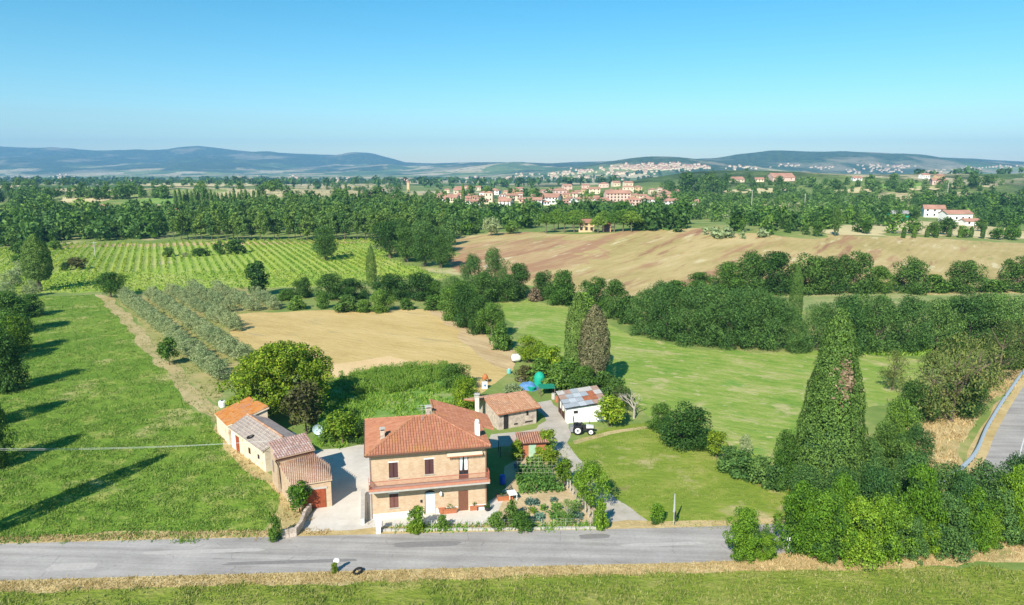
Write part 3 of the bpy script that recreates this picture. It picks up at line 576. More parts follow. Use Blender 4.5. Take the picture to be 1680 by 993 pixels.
MB().box(ad[0], ad[1], .1, .15, .03, ad[3] - .34).build('front_door', DOORPALE, house); k = MB(); n = 10; cxx = (ad[0] + ad[1]) / 2; rr = (ad[1] - ad[0]) / 2
k.quad(*[(cxx + rr * math.cos(math.pi * i / n), .12, ad[3] - .34 + .33 * math.sin(math.pi * i / n)) for i in range(n + 1)]).build('fanlight', DARKM, house)
for s in (-1, 1):   # brick spandrels that round the arch
    k = MB(); P = [(cxx + s * rr, .01, ad[3])] + [(cxx + s * rr * math.cos(math.pi / 2 * i / 6), .01, ad[3] - .34 + .335 * math.sin(math.pi / 2 * i / 6)) for i in range(7)]
    k.quad(*P).build('arch_spandrel', BRICK, house)
dm = MB().box(dd[0], dd[1], .06, .12, .03, dd[3]); 
for i in range(5): a = dd[0] + .03 + i * (dd[1] - dd[0] - .03) / 5; dm.box(a, a + .14, .035, .058, .06, dd[3] - .04)
dm.build('side_door', DOORBR, house)
# balcony
bl = MB().box(-.25, HW + .25, -1.15, -.002, SLZ - .2, SLZ); bl.build('balcony_slab', CONC, house)
MB().box(-.27, HW + .27, -1.17, -.98, SLZ + .002, SLZ + .22).box(-.27, -.12, -.975, -.01, SLZ + .002, SLZ + .22).box(HW + .12, HW + .27, -.975, -.01, SLZ + .002, SLZ + .22).build('balcony_kerb', plain('salmon_paint', (.50, .22, .14, 1), .1, 3), house)
rl = MB().box(-.25, HW + .25, -1.1, -1.05, SLZ + .95, SLZ + 1.0).box(-.25, -.2, -1.04, -.01, SLZ + .95, SLZ + 1.0).box(HW + .2, HW + .25, -1.04, -.01, SLZ + .95, SLZ + 1.0); rl.build('handrail', RAILRED, house)
bal = MB(); i = 0; xx = -.225
while xx < HW + .2: bal.box(xx - .015, xx + .015, -1.09, -1.06, SLZ + .22, SLZ + .95); xx += .105
for xx in (-.225, HW + .225):
    yy = -1.0
    while yy < -.05: bal.box(xx - .015, xx + .015, yy - .015, yy + .015, SLZ + .22, SLZ + .95); yy += .11
bal.build('balusters', RAILRED, house, kind='stuff')
aw = [hp(733, 745), hp(791, 740)]; az = (aw[0][1] + aw[1][1]) / 2
AWN = plain('cream_awning_cloth', (.62, .52, .38, 1), .08, 3)
MB().slab([(aw[0][0], -.45, az - .12), (aw[1][0], -.45, az - .12), (aw[1][0], -.02, az + .12), (aw[0][0], -.02, az + .12)], .05).build('awning', AWN, house)
vm = MB(); xx = aw[0][0]
while xx < aw[1][0] - .1: vm.quad((xx, -.455, az - .15), (xx + .15, -.455, az - .15), (xx + .12, -.455, az - .3), (xx + .03, -.455, az - .3)); xx += .16
vm.build('awning_valance', TERRA, house)
lx, lz = hp(723, 808); MB().lathe([(.05, -.22), (.13, -.18), (.15, .1), (.04, .2)], (lx, -.25, lz), 6).box(lx - .03, lx + .03, -.25, 0, lz + .2, lz + .24).build('wall_lamp', WHITE, house)
mx_, mz_ = hp(691, 822); MB().box(mx_ - .09, mx_ + .09, -.1, 0, mz_ - .12, mz_ + .12).build('letter_box', DARKM, house)
mx_, mz_ = hp(760, 799); MB().box(mx_ - .12, mx_ + .12, -.12, 0, 2.95, 3.15).build('porch_lamp', DARKM, house)
def chimney(p, sx, sz, capmat, body, cap='flat'):
    c = MB().box(p[0] - sx, p[0] + sx, p[1] - sx, p[1] + sx, p[2] - .6, p[2] + sz).build('chimney', body, house)
    if cap == 'flat':
        MB().box(p[0] - sx * .8, p[0] + sx * .8, p[1] - sx * .8, p[1] + sx * .8, p[2] + sz, p[2] + sz + .16).build('chimney_vent', DARKM, c); MB().box(p[0] - sx * 1.25, p[0] + sx * 1.25, p[1] - sx * 1.25, p[1] + sx * 1.25, p[2] + sz + .16, p[2] + sz + .24).build('chimney_cap', capmat, c)
    else: MB().lathe([(sx, 0), (sx * 1.05, .25), (sx * .8, .42), (sx * .2, .5)], (p[0], p[1], p[2] + sz), 10).build('chimney_cap', capmat, c)
chimney((1.25, 2.1, ez + .55), .22, .95, CONC, STONE); chimney((6.1, 5.4, rz_ - .2), .26, .75, CONC, STONE); chimney((HW - .55, 1.7, ez + .45), .24, 1.15, WHITE, WHITE, 'dome')
an = MB().cyl((5.35, 3.8, rz_ - .5), (5.35, 3.8, rz_ + 1.5), .025)
for z, l in ((1.4, .45), (1.15, .55), (.95, .35)): an.cyl((5.35 - l, 3.8, rz_ + z), (5.35 + l, 3.8, rz_ + z), .012, n=5)
an.build('aerial', STEEL, house)

# ------------------------------------------------------------------ old sheds, left of the drive
def wallring(parent, poly, mat, name='wall'):
    """poly of (x,y,ztop) world corners"""
    b = MB(); n = len(poly)
    for i in range(n):
        p, q = poly[i], poly[(i + 1) % n]; b.quad((p[0], p[1], 0), (q[0], q[1], 0), (q[0], q[1], q[2]), (p[0], p[1], p[2]))
    return b.build(name, mat, parent)
def inset(P, s):
    c = sum((Vector(p) for p in P), Vector()) / len(P); return [tuple(c + (Vector(p) - c) * s) for p in P]
def monoroof(parent, P, mat, under, **k):
    slope(parent, P, mat, under=under, **k); wallring(parent, [(x, y, z - .1) for x, y, z in inset(P, .93)], under)
sh1 = thing('stone_shed', 'low stone shed with orange lichened tile roof at the far end of the row', 'shed', (0, 0, 0))
P1 = [(-38.9, 87.3, 2.6), (-35.4, 82.7, 2.6), (-31.1, 85.7, 4.0), (-35.2, 90.0, 4.0)]
monoroof(sh1, P1, TILEOR, CREAM)
def face_part(parent, name, A, B, a0, a1, z0, z1, mat, off=.06, th=.08):
    """slab on the wall running A->B, a in metres from A, on the right-hand side when looking A->B"""
    A, B = Vector(A[:2]), Vector(B[:2]); u = (B - A).normalized(); n = Vector((u.y, -u.x))
    P = [A + u * a0 + n * off, A + u * a1 + n * off, A + u * a1 + n * (off - th), A + u * a0 + n * (off - th)]
    return MB().prism([(p.x, p.y) for p in P], z0, z1).build(name, mat, parent)
sh2 = thing('grey_roofed_shed', 'long low shed with grey gable roof in the middle of the shed row', 'shed', (0, 0, 0))
l0, l1 = Vector((-35.1, 82.3, 2.6)), Vector((-28.3, 74.8, 2.6)); wv_ = Vector((3.75, 3.3, 0)); up = Vector((0, 0, 1.15))
slope(sh2, [l0, l1, l1 + wv_ * .5 + up, l0 + wv_ * .5 + up], TILEGR, under=CREAM, pitch=.3, r=.075); slope(sh2, [l1 + wv_, l0 + wv_, l0 + wv_ * .5 + up, l1 + wv_ * .5 + up], TILEGR, under=CREAM, pitch=.3, r=.075)
ridge(sh2, l0 + wv_ * .5 + up, l1 + wv_ * .5 + up, TILEOLD, .14)
ctr = (l0 + l1 + wv_) / 2
ring = [l0 + wv_ * .06, l1 + wv_ * .06, l1 + wv_ * .5 + up * .88, l1 + wv_ * .94, l0 + wv_ * .94, l0 + wv_ * .5 + up * .88]
wallring(sh2, [(p.x, p.y, p.z - .06) for p in ring], CREAM)
a_, b_ = ring[0], ring[1]
face_part(sh2, 'door', a_, b_, 1.5, 2.5, .02, 2.0, RUSTDOOR); face_part(sh2, 'window', a_, b_, 5.4, 5.9, .9, 1.6, DARKW); face_part(sh2, 'whitewashed_panel', a_, b_, .2, 1.3, .02, 2.1, WHITE, .05)
face_part(sh2, 'window', a_, b_, 8.1, 8.5, 1.1, 1.6, DARKW)
tp = l0.lerp(l1, .56) + wv_ * .1 + up * .2; ty = thing('tyre', 'black tyre lying on the grey shed roof', 'tyre', (tp.x, tp.y, tp.z + .12)); tor = MB(); n = 14
for k in range(n):
    a, b = 2 * math.pi * k / n, 2 * math.pi * (k + 1) / n; tor.cyl((.36 * math.cos(a), .36 * math.sin(a), .11 * math.cos(a)), (.36 * math.cos(b), .36 * math.sin(b), .11 * math.cos(b)), .1, n=7)
TYRE = tor.mesh('tyre_ring'); TYRE.materials.append(BLACK); link('tyre_ring', TYRE, ty)
sh3 = thing('brick_shed', 'taller brick shed with faded pinkish tile roof above the garage', 'shed', (0, 0, 0))
P3 = [(-25.0, 69.6, 3.95), (-21.5, 72.2, 3.95), (-23.4, 75.1, 4.7), (-26.7, 72.6, 4.7)]
monoroof(sh3, P3, TILEPK, BRICKO)
i3 = inset(P3, .93); face_part(sh3, 'window', i3[3], i3[0], 1.0, 1.5, 1.7, 3.0, plain('grey_shutter', (.22, .19, .19, 1), .1)); face_part(sh3, 'fascia', P3[0], P3[1], .05, 4.2, 3.68, 3.85, WOODBR, .03, .05)
MB().tube([(-24.95, 69.5, 3.8), (-24.7, 69.7, 3.1), (-24.6, 69.9, .4)], .06).build('downpipe', DARKM, sh3)
gar = thing('garage', 'old brick garage with terracotta roof and rust red door facing the road', 'garage', (0, 0, 0))
P4 = [(-22.1, 65.7, 2.75), (-18.3, 66.7, 3.0), (-19.3, 69.8, 3.15), (-21.75, 72.3, 3.45), (-24.8, 69.9, 3.2)]
slope(gar, P4, TILEOLD, under=BRICKO, pitch=.19, r=.038); i4 = inset(P4, .94); wallring(gar, [(x, y, z - .1) for x, y, z in i4], BRICKO)
gl = (Vector(i4[1][:2]) - Vector(i4[0][:2])).length
gd = face_part(gar, 'garage_door', i4[0], i4[1], gl - 2.75, gl - .55, .02, 2.05, RUSTDOOR, .05)
face_part(gar, 'lintel', i4[0], i4[1], gl - 2.9, gl - .4, 2.06, 2.26, CONC, .07, .1)
for k in range(4): face_part(gar, 'door_panel', i4[0], i4[1], gl - 2.70 + k * .54, gl - 2.22 + k * .54, .1, 1.95, RUSTDOOR, .075, .03)
rw = thing('retaining_wall', 'low stone retaining wall curving beside the garage approach', 'wall', (0, 0, 0))
rp = [atz(462, 884, 0), atz(487, 880, 0), atz(497, 868, 0), atz(503, 850, 0), atz(512, 838, 0)]
for k in range(4):
    a, b = rp[k], rp[k + 1]; h0 = .75; u = (b - a).normalized(); nn = Vector((-u.y, u.x, 0)) * .3
    L_ = (b - a).length; nb = max(2, int(L_ / .75))
    for j in range(nb):
        for q in range(2):
            p = a.lerp(b, (j + .03 + .25 * q * 0) / nb); r_ = a.lerp(b, (j + .97) / nb); z0 = q * .42; hh = .40 + rnd.uniform(-.03, .0)
            MB().prism([(p.x, p.y), (r_.x, r_.y), (r_.x + nn.x, r_.y + nn.y), (p.x + nn.x, p.y + nn.y)], z0, z0 + hh).build('stone', STONE, rw)

# ------------------------------------------------------------------ stone outbuilding behind the house
sb = thing('stone_outbuilding', 'long low stone outbuilding with terracotta roof behind the brick house', 'outbuilding', (0, 0, 0))
o_ = Vector((-1.86, 87.6, 0)); fu = Vector((5.85, 3.05, 0)); dv = Vector((-.463, .886, 0))
zf, zr = 2.35, 3.35
slope(sb, [o_ + Vector((0, 0, zf)), o_ + fu + Vector((0, 0, zf)), o_ + fu + dv * 4.4 + Vector((0, 0, zr)), o_ + dv * 4.4 + Vector((0, 0, zr))], TILEOLD, under=TERRA)
slope(sb, [o_ + fu * .62 + dv * 7.4 + Vector((0, 0, 2.5)), o_ - fu * .25 + dv * 7.4 + Vector((0, 0, 2.5)), o_ - fu * .25 + dv * 4.45 + Vector((0, 0, zr - .12)), o_ + fu * .62 + dv * 4.45 + Vector((0, 0, zr - .12))], TILEOLD, under=TERRA)
ridge(sb, o_ + dv * 4.4 + Vector((0, 0, zr)), o_ + fu + dv * 4.4 + Vector((0, 0, zr)), TILEOLD)
q0, q1 = o_ + fu * .05 + dv * .45, o_ + fu * .92 + dv * .45
sbw = wallring(sb, [(*q0[:2], zf - .05), (*q1[:2], zf - .05), (*(q1 + dv * 3.9)[:2], zr - .16), (*(q1 + dv * 6.5)[:2], 2.5), (*(q0 + dv * 6.5)[:2], 2.5), (*(q0 + dv * 3.9)[:2], zr - .16)], STONE)
face_part(sb, 'doorway', q0, q1, .75, 1.45, .02, 1.95, DARKW, .03); face_part(sb, 'window', q0, q1, 4.2, 4.5, 1.35, 1.95, DARKW, .03)
for a in (2.3, 4.0, 4.6): face_part(sb, 'vent', q0, q1, a, a + .55, .35, .55, DARKW, .03)
ch = MB().box(-.28, .28, -.28, .28, 0, 4.0).build('chimney', PLASTER, sb, loc=tuple(o_ - fu * .2 + dv * 3.6)); MB().box(-.36, .36, -.36, .36, 4.0, 4.12).box(-.2, .2, -.2, .2, 4.12, 4.3).box(-.36, .36, -.36, .36, 4.3, 4.4).build('chimney_cap', CONC, ch)
# garden shed with pale green door
gs = thing('garden_shed', 'small garden shed with faded tile roof and pale green door', 'shed', (1.0, 79.0, 0), R(8))
slope(gs, [(-.3, -.3, 1.95), (3.4, -.3, 1.95), (3.4, 2.0, 2.5), (-.3, 2.0, 2.5)], TILEOLD, under=WOODBR); MB().box(0, 3.1, 0, 1.9, 0, 1.88).build('wall', TERRA, gs)
MB().box(1.0, 1.9, -.06, -.003, .03, 1.7).build('door', GREEND, gs)
lt = thing('lean_to', 'low lean-to with grey pink sheet roof beside the garden shed', 'lean-to', (-1.4, 79.3, 0), R(8)); MB().slab([(-.1, -.2, 1.5), (2.0, -.2, 1.5), (2.0, 1.9, 1.95), (-.1, 1.9, 1.95)], .06).build('roof', plain('faded_sheet', (.44, .33, .27, 1), .2), lt)
for x, y, z in ((0, 0, 1.47), (1.9, 0, 1.47), (0, 1.7, 1.8), (1.9, 1.7, 1.8)): MB().box(x - .05, x + .05, y - .05, y + .05, 0, z).build('post', BARK, lt)

# ------------------------------------------------------------------ white barn with patchwork roof
bn = thing('white_barn', 'white walled barn with patchwork corrugated metal roof', 'barn', (7.5, 90.7, 0), R(10))
BW, BD = 5.5, 5.0; zl, zr2 = 2.3, 2.85
bz = lambda x, y: zl + (zr2 - zl) * x / BW + .09 * y
wbm = MB().quad((0, 0, 0), (BW, 0, 0), (BW, 0, bz(BW, 0) - .08), (0, 0, bz(0, 0) - .08)).quad((BW, 0, 0), (BW, BD, 0), (BW, BD, bz(BW, BD) - .08), (BW, 0, bz(BW, 0) - .08)).quad((0, BD, 0), (0, BD, bz(0, BD) - .08), (BW, BD, bz(BW, BD) - .08), (BW, BD, 0)).quad((0, 0, 0), (0, 0, bz(0, 0) - .08), (0, 1.2, bz(0, 1.2) - .08), (0, 1.2, 0))
wbm.build('wall', WHITE, bn); MB().box(.9, 1.5, -.02, .02, 1.35, 1.75).build('vent', DARKW, bn)
MB().quad((.002, 1.2, 0), (.002, BD, 0), (.002, BD, .9), (.002, 1.2, .9)).build('back_board', WOODBR, bn)
for yy in (1.25, 3.0, 4.8): MB().box(-.06, .06, yy - .06, yy + .06, 0, bz(0, yy) - .08).build('post', BARK, bn)
SHEETS = [plain('zinc_sheet', (.40, .42, .43, 1), .12, 2, .6, .2), plain('pale_zinc_sheet', (.52, .54, .55, 1), .1, 2, .6, .2), plain('rust_sheet', (.36, .13, .06, 1), .3, 2, .8), plain('brown_sheet', (.36, .24, .18, 1), .2, 2, .8), plain('cement_sheet', (.46, .42, .38, 1), .15, 2, .9)]
SG = ['wwwzbc', 'pzzrrc', 'zpzrbc', 'wzpzrc']; SM = {'w': 4, 'z': 0, 'p': 1, 'r': 2, 'b': 3, 'c': 4}
SG = ['zzpzbc', 'zpzrrb', 'bzpzrc', 'cbzccb']
nx, ny = 6, 4
for j in range(ny):
    for i in range(nx):
        sx0, sx1 = -.35 + i * (BW + .5) / nx, -.35 + (i + 1) * (BW + .5) / nx + .06; sy0, sy1 = -.3 + j * (BD + .5) / ny, -.3 + (j + 1) * (BD + .5) / ny + .12; m = MB(); K = 10
        dz = .02 + .02 * ((i + j) % 2) + .03 * j + rnd.uniform(0, .02)
        for k in range(K):
            xa, xb = sx0 + (sx1 - sx0) * k / K, sx0 + (sx1 - sx0) * (k + 1) / K; za, zb = (.03 if k % 2 else 0), (0 if k % 2 else .03)
            m.quad((xa, sy0, bz(xa, sy0) + dz + za), (xb, sy0, bz(xb, sy0) + dz + zb), (xb, sy1, bz(xb, sy1) + dz + zb - .02), (xa, sy1, bz(xa, sy1) + dz + za - .02))
        m.build('roof_sheet', SHEETS[SM[SG[j][i]]], bn)
MB().slab([(-.35, -.3, bz(-.35, -.3) - .02), (BW + .15, -.3, bz(BW, -.3) - .02), (BW + .15, BD + .2, bz(BW, BD) - .02), (-.35, BD + .2, bz(-.35, BD) - .02)], .06).build('roof_deck', DARKM, bn)

# ------------------------------------------------------------------ tractor
tp = G(957, 711)
tr = thing('tractor', 'small vineyard tractor with white bonnet and white wheel rims beside the barn', 'tractor', (tp.x, tp.y, 0), R(-4))
def wheel(name, x, y, r, wd):
    w_ = MB(); prof = [(r * .62, -wd / 2), (r * .92, -wd / 2), (r, -wd * .3), (r, wd * .3), (r * .92, wd / 2), (r * .62, wd / 2)]; n = 20; i = 0
    for a, z in prof:
        for k in range(n): t = 2 * math.pi * k / n; q = a * (1 + (.035 if k % 2 and a > r * .95 else 0)); w_.v.append((x + q * math.cos(t), y + z, r + q * math.sin(t)))
    for j in range(5):
        for k in range(n): w_.f.append((j * n + k, j * n + (k + 1) % n, (j + 1) * n + (k + 1) % n, (j + 1) * n + k))
    o = w_.build(name, BLACK, tr); MB().cyl((x, y - wd * .42, r), (x, y + wd * .42, r), r * .64, n=16).build('rim', WHITE, o); MB().cyl((x, y - wd * .52, r), (x, y + wd * .52, r), r * .2, n=8).build('hub', DARKM, o)
for y in (-.62, .62): wheel('rear_wheel', -.75, y, .62, .38); wheel('front_wheel', .95, y, .46, .28)
MB().prism([(.35, -.3, 1.2), (1.32, -.26, 1.1), (1.32, .26, 1.1), (.35, .3, 1.2)], .8, 1.1).build('bonnet', plain('dusty_white_paint', (.62, .61, .58, 1), .12, 3), tr); MB().box(-.3, .34, -.3, .3, .78, 1.12).build('dashboard', DARKM, tr); MB().box(1.325, 1.36, -.24, .24, .8, 1.07).build('grille', DARKM, tr); MB().box(-1.05, 1.1, -.24, .24, .45, .77).build('chassis', DARKM, tr)
for y in (-.62, .62): MB().prism([(-1.3, y - .2, 1.15), (-.2, y - .2, 1.2), (-.2, y + .2, 1.2), (-1.3, y + .2, 1.15)], 1.1, 1.2).build('mudguard', DARKM, tr)
MB().box(-.95, -.5, -.25, .25, .95, 1.05).box(-1.05, -.95, -.25, .25, 1.0, 1.5).build('seat', DARKM, tr); MB().cyl((.05, 0, 1.05), (-.15, 0, 1.4), .03).cyl((-.17, 0, 1.40), (-.14, 0, 1.44), .19, n=12).build('steering_wheel', DARKM, tr)
MB().tube([(-1.2, -.4, 1.1), (-1.35, -.4, 2.15), (-1.35, .4, 2.15), (-1.2, .4, 1.1)], .06).build('roll_bar', DARKM, tr)
for y in (-.17, .17): MB().box(1.362, 1.39, y - .06, y + .06, .95, 1.04).build('headlight', GLASS, tr)
MB().tube([(.8, .2, 1.2), (.8, .2, 1.75)], .035).build('exhaust', DARKM, tr); MB().box(-1.75, -1.3, -.5, .5, .3, 1.0).build('rear_hitch', GREYM, tr)


# ------------------------------------------------------------------ foliage
def leaves(P, N, size, rg, asp=.6, up=0.0):
    """diamond leaf sprays at P, facing roughly N"""
    k = len(P); N = N / (np.linalg.norm(N, axis=1, keepdims=True) + 1e-6)
    a = rg.normal(size=(k, 3)); a[:, 2] += up; a -= N * (a * N).sum(1, keepdims=True); a /= np.linalg.norm(a, axis=1, keepdims=True) + 1e-6
    b = np.cross(N, a); s = (size * rg.uniform(.55, 1.35, k))[:, None]
    bend = N * s * .25
    return np.stack([P + a * s, P + b * s * asp + bend, P - a * s, P - b * s * asp + bend], 1).reshape(-1, 3)
def rshape(kind, z):
    z = np.clip(z, 0, 1)
    if kind == 'round': return np.sqrt(np.clip(1 - ((z - .42) / .58) ** 2, 0, 1)) * np.where(z < .42, .9 + .1 * z / .42, 1) * np.clip(z * 6 + .45, 0, 1)
    if kind == 'bush': return np.sqrt(np.clip(1 - (np.clip(z - .3, 0, 1) / .72) ** 2, 0, 1)) * (.82 + .18 * np.clip(z / .3, 0, 1))
    if kind == 'cypress': return np.where(z < .3, .68 + .32 * np.sin(z / .3 * math.pi / 2), np.clip(1 - (np.clip(z - .3, 0, 1) / .71) ** 2.5, 0, 1) ** .75)
    if kind == 'cone': return np.interp(z, [0, .21, .35, .49, .63, .76, .9, .96, 1], [.95, .88, .80, .70, .57, .46, .30, .17, .02])
    if kind == 'column': return np.sqrt(np.clip(1 - np.abs((z - .5) / .53) ** 5, 0, 1)) * (.85 + .15 * z)
    if kind == 'pine': return np.sqrt(np.clip(1 - z ** 1.7, 0, 1))
    if kind == 'poplar': return np.sqrt(np.clip(1 - ((z - .5) / .53) ** 2, 0, 1))
    if kind == 'wedge': return np.clip(1.05 - .8 * z, 0, 1)
def crown(kind, w0, h0, zb, nc, nl, size, seed, rc=.2, asp=.6, shell=.45, rag=.18, surf=0.0, flat=1.0):
    """crown of clumps; every clump is a small ball of leaves. zb = crown base as a fraction of h0"""
    rg = np.random.default_rng(seed); z = rg.uniform(0, 1, nc * 3)
    keep = rg.uniform(0, 1, nc * 3) < rshape(kind, z) * .9 + .1; z = z[keep][:nc]; n = len(z); th = rg.uniform(0, 2 * math.pi, n)
    rr = w0 / 2 * rshape(kind, z); q = rg.uniform(0, 1, n) ** shell; crad = w0 * rc * rg.uniform(.65, 1.3, n)
    rad = np.clip(rr - crad * .55, 0, None) * q * rg.uniform(1 - rag, 1 + rag, n)
    H0 = h0 * (1 - zb); zc = h0 * zb + np.clip(z * H0, crad * .5 * flat, H0 - crad * .6 * flat)
    C = np.column_stack([rad * np.cos(th), rad * np.sin(th), zc])
    per = np.maximum(4, (nl * crad ** 2 / (crad ** 2).sum()).astype(int)); I = np.repeat(np.arange(n), per); k = len(I)
    D = rg.normal(size=(k, 3)); D[:, 2] += .35; D /= np.linalg.norm(D, axis=1, keepdims=True)
    P = C[I] + D * (crad[I] * rg.uniform(.55, 1.08, k))[:, None] * np.array([1, 1, flat])
    N = D + rg.normal(scale=.55, size=(k, 3)); P[:, 2] = np.maximum(P[:, 2], .03)
    if surf:   # fine outer shoots hugging the outline
        m = int(nl * surf); z = rg.uniform(0, 1, m * 3); z = z[rg.uniform(0, 1, m * 3) < rshape(kind, z) * .95 + .05][:m]; m = len(z); t = rg.uniform(0, 2 * math.pi, m)
        lump = np.array([noise.noise((math.cos(q) * 2.2, math.sin(q) * 2.2, p * h0 / w0 * 3.2 + seed)) for q, p in zip(t, z)])
        r = w0 / 2 * rshape(kind, z) * (.94 + .17 * lump + rg.normal(0, .02, m)); O = np.column_stack([np.cos(t), np.sin(t), np.full(m, .25)])
        P = np.concatenate([P, np.column_stack([r * np.cos(t), r * np.sin(t), h0 * zb + z * H0])]); N = np.concatenate([N, O + rg.normal(scale=.42, size=(m, 3))])
    return leaves(P, N, size, rg, asp)
def trunkmesh(name, h, r0, hb, nl=5, spread=2.0, seed=1, lean=.0):
    rg = random.Random(seed); m = MB(); p = Vector((0, 0, -.15)); prev = r0; pts_ = [p]; rs = [r0 * 1.25]
    for k in range(1, 5):
        pts_.append(Vector((rg.uniform(-.06, .06) * h * .5 + lean * k, rg.uniform(-.06, .06) * h * .5, h * k / 4))); rs.append(r0 * (1 - .7 * k / 4))
    m.tube(pts_, rs, 7)
    for k in range(nl):
        b = pts_[1].lerp(pts_[3], rg.uniform(.05, .95)) if hb < .3 * h else pts_[2].lerp(pts_[4], rg.uniform(0, .8)); a = rg.uniform(0, 2 * math.pi)
        e = b + Vector((math.cos(a) * spread * rg.uniform(.6, 1), math.sin(a) * spread * rg.uniform(.6, 1), spread * rg.uniform(.4, .9))); mid_ = b.lerp(e, .5) + Vector((0, 0, -.08 * spread))
        m.tube([b, mid_, e], [r0 * .42, r0 * .3, r0 * .12], 5)
    me = m.mesh(name); me.materials.append(BARK); return me
PROTO = {}
def proto(kind, w0, h0, n, trunk=None, **k):
    PROTO[kind] = []
    for i in range(n):
        V = crown(k['shape'], w0, h0, k.get('zb', .2), k['nc'], k['nl'], k['size'], 100 * len(PROTO) + i, k.get('rc', .2), k.get('asp', .6), k.get('shell', .45), k.get('rag', .18), surf=k.get('surf', 0), flat=k.get('flat', 1))
        cm = npmesh(kind + '_crown', V, 4); cm.materials.append(None)
        t = trunk or (.05, .35); tm = trunkmesh(kind + '_trunk', h0 * t[1], w0 * t[0], h0 * k.get('zb', .2), k.get('limbs', 5), w0 * k.get('spread', .22), i + 3)
        PROTO[kind].append((cm, tm, w0, h0))
proto('round', 8, 8, 4, (.035, .6), shape='round', zb=.16, nc=46, nl=9000, size=.155, rc=.165)
proto('round_far', 8, 8, 3, (.035, .6), shape='round', zb=.12, nc=36, nl=1300, size=.42, rc=.17)
proto('hedge', 7, 7, 4, (.03, .5), shape='bush', zb=.0, nc=46, nl=9500, size=.15, rc=.165, shell=.45)
proto('feathery', 7, 7, 3, (.03, .55), shape='bush', zb=.04, nc=75, nl=11000, size=.14, rc=.135, asp=.38, shell=.5, rag=.25)
proto('cypress', 4, 13, 2, (.05, .5), shape='cypress', zb=.05, nc=420, nl=9000, size=.12, rc=.075, shell=.3, rag=.05, asp=.42, limbs=0, surf=.6)
proto('cypress_far', 3, 14, 2, (.07, .5), shape='cypress', zb=.03, nc=80, nl=900, size=.34, rc=.14, shell=.25, rag=.05, asp=.5, limbs=0, surf=1.2)
proto('bigcypress', 11, 21, 1, (.05, .2), shape='cone', zb=.0, nc=1100, nl=42000, size=.15, rc=.05, shell=.28, rag=.06, asp=.42, limbs=0, surf=.38)
proto('trunkcypress', 4, 13, 1, (.085, .6), shape='cypress', zb=.2, nc=420, nl=9000, size=.125, rc=.085, shell=.3, rag=.1, asp=.45, limbs=0, surf=.7)
proto('column', 4, 7, 1, (.05, .6), shape='column', zb=.05, nc=80, nl=3200, size=.22, rc=.16, limbs=0)
proto('pine', 13, 13, 3, (.03, .6), shape='pine', zb=.5, nc=70, nl=2600, size=.4, rc=.13, shell=.5, limbs=7, spread=.3, flat=.7)
proto('poplar', 7, 16, 4, (.026, .85), shape='poplar', zb=.25, nc=48, nl=1500, size=.42, rc=.17, asp=.7, limbs=5)
proto('olive', 4, 3.8, 4, (.04, .45), shape='bush', zb=.08, nc=50, nl=3000, size=.13, rc=.13, asp=.4, limbs=3)
proto('walnut', 15, 10.5, 1, (.03, .5), shape='bush', zb=.13, nc=250, nl=32000, size=.19, rc=.066, shell=.42, rag=.22, limbs=9)
proto('ivy', 7, 7, 3, (.03, .4), shape='bush', zb=.0, nc=110, nl=19000, size=.115, rc=.115, asp=.8, shell=.5, rag=.4)
proto('shrub', 3, 3, 3, (.02, .4), shape='bush', zb=.0, nc=40, nl=2200, size=.14, rc=.17, asp=.6)
proto('garden', 3.6, 4.2, 3, (.025, .55), shape='round', zb=.25, nc=46, nl=2300, size=.15, rc=.16)
proto('sparse', 7, 8, 3, (.028, .8), shape='round', zb=.08, nc=75, nl=2600, size=.18, rc=.12, asp=.4, rag=.3, limbs=16, spread=.4)
NAMES = {'cypress': 'cypress_tree', 'cypress_far': 'cypress_tree', 'bigcypress': 'cypress_tree', 'trunkcypress': 'cypress_tree', 'pine': 'stone_pine_tree', 'poplar': 'poplar_tree', 'olive': 'olive_tree', 'walnut': 'walnut_tree', 'hedge': 'hedge_tree', 'feathery': 'locust_tree', 'ivy': 'ivy_covered_tree', 'shrub': 'shrub', 'garden': 'fruit_tree', 'sparse': 'locust_tree', 'column': 'ivy_tree'}
CATS = {'shrub': 'bush'}
cnt = {}
def plant(kind, p, wd, ht, mat, label, group=None, bark=None, name=None, sy=1.0):
    cnt[kind] = cnt.get(kind, 0) + 1; cm, tm, w0, h0 = PROTO[kind][cnt[kind] % len(PROTO[kind])]
    nm = name or NAMES.get(kind, 'broadleaf_tree')
    o = thing(nm, label, CATS.get(kind, 'tree'), p, rnd.uniform(0, 6.28), group)
    for nme, me, mt in (('crown', cm, L[mat]), ('trunk', tm, bark or BARK)):
        c = link(nme, me, o, mt); s = wd / w0; c.scale = (s, s * sy, ht / h0)
    return o
def tree(kind, bx, by, top, wpx, mat, label, group=None, **k):
    p = G(bx, by); return plant(kind, p, wpx * mpp(p), max(.6, topz(p, top) - p.z), mat, label, group, **k)
U1 = ['', 'first', 'second', 'third', 'fourth', 'fifth', 'sixth', 'seventh', 'eighth', 'ninth', 'tenth', 'eleventh', 'twelfth', 'thirteenth', 'fourteenth', 'fifteenth', 'sixteenth', 'seventeenth', 'eighteenth', 'nineteenth']
TN = ['', '', 'twent', 'thirt', 'fort', 'fift', 'sixt', 'sevent', 'eight', 'ninet']
ORD = [U1[n] if n < 20 else TN[n // 10] + ('ieth' if n % 10 == 0 else 'y-' + U1[n % 10]) for n in range(1, 100)]
def belt(rows, what, where, group):
    """rows: (kind, bx, by, top, w, mat); numbered from the left"""
    for i, (kind, bx, by, top, wpx, mat) in enumerate(sorted(rows, key=lambda r: r[1])):
        tree(kind, bx, by, top, wpx, mat, f'{what}, {ORD[i]} from the left {where}', group)

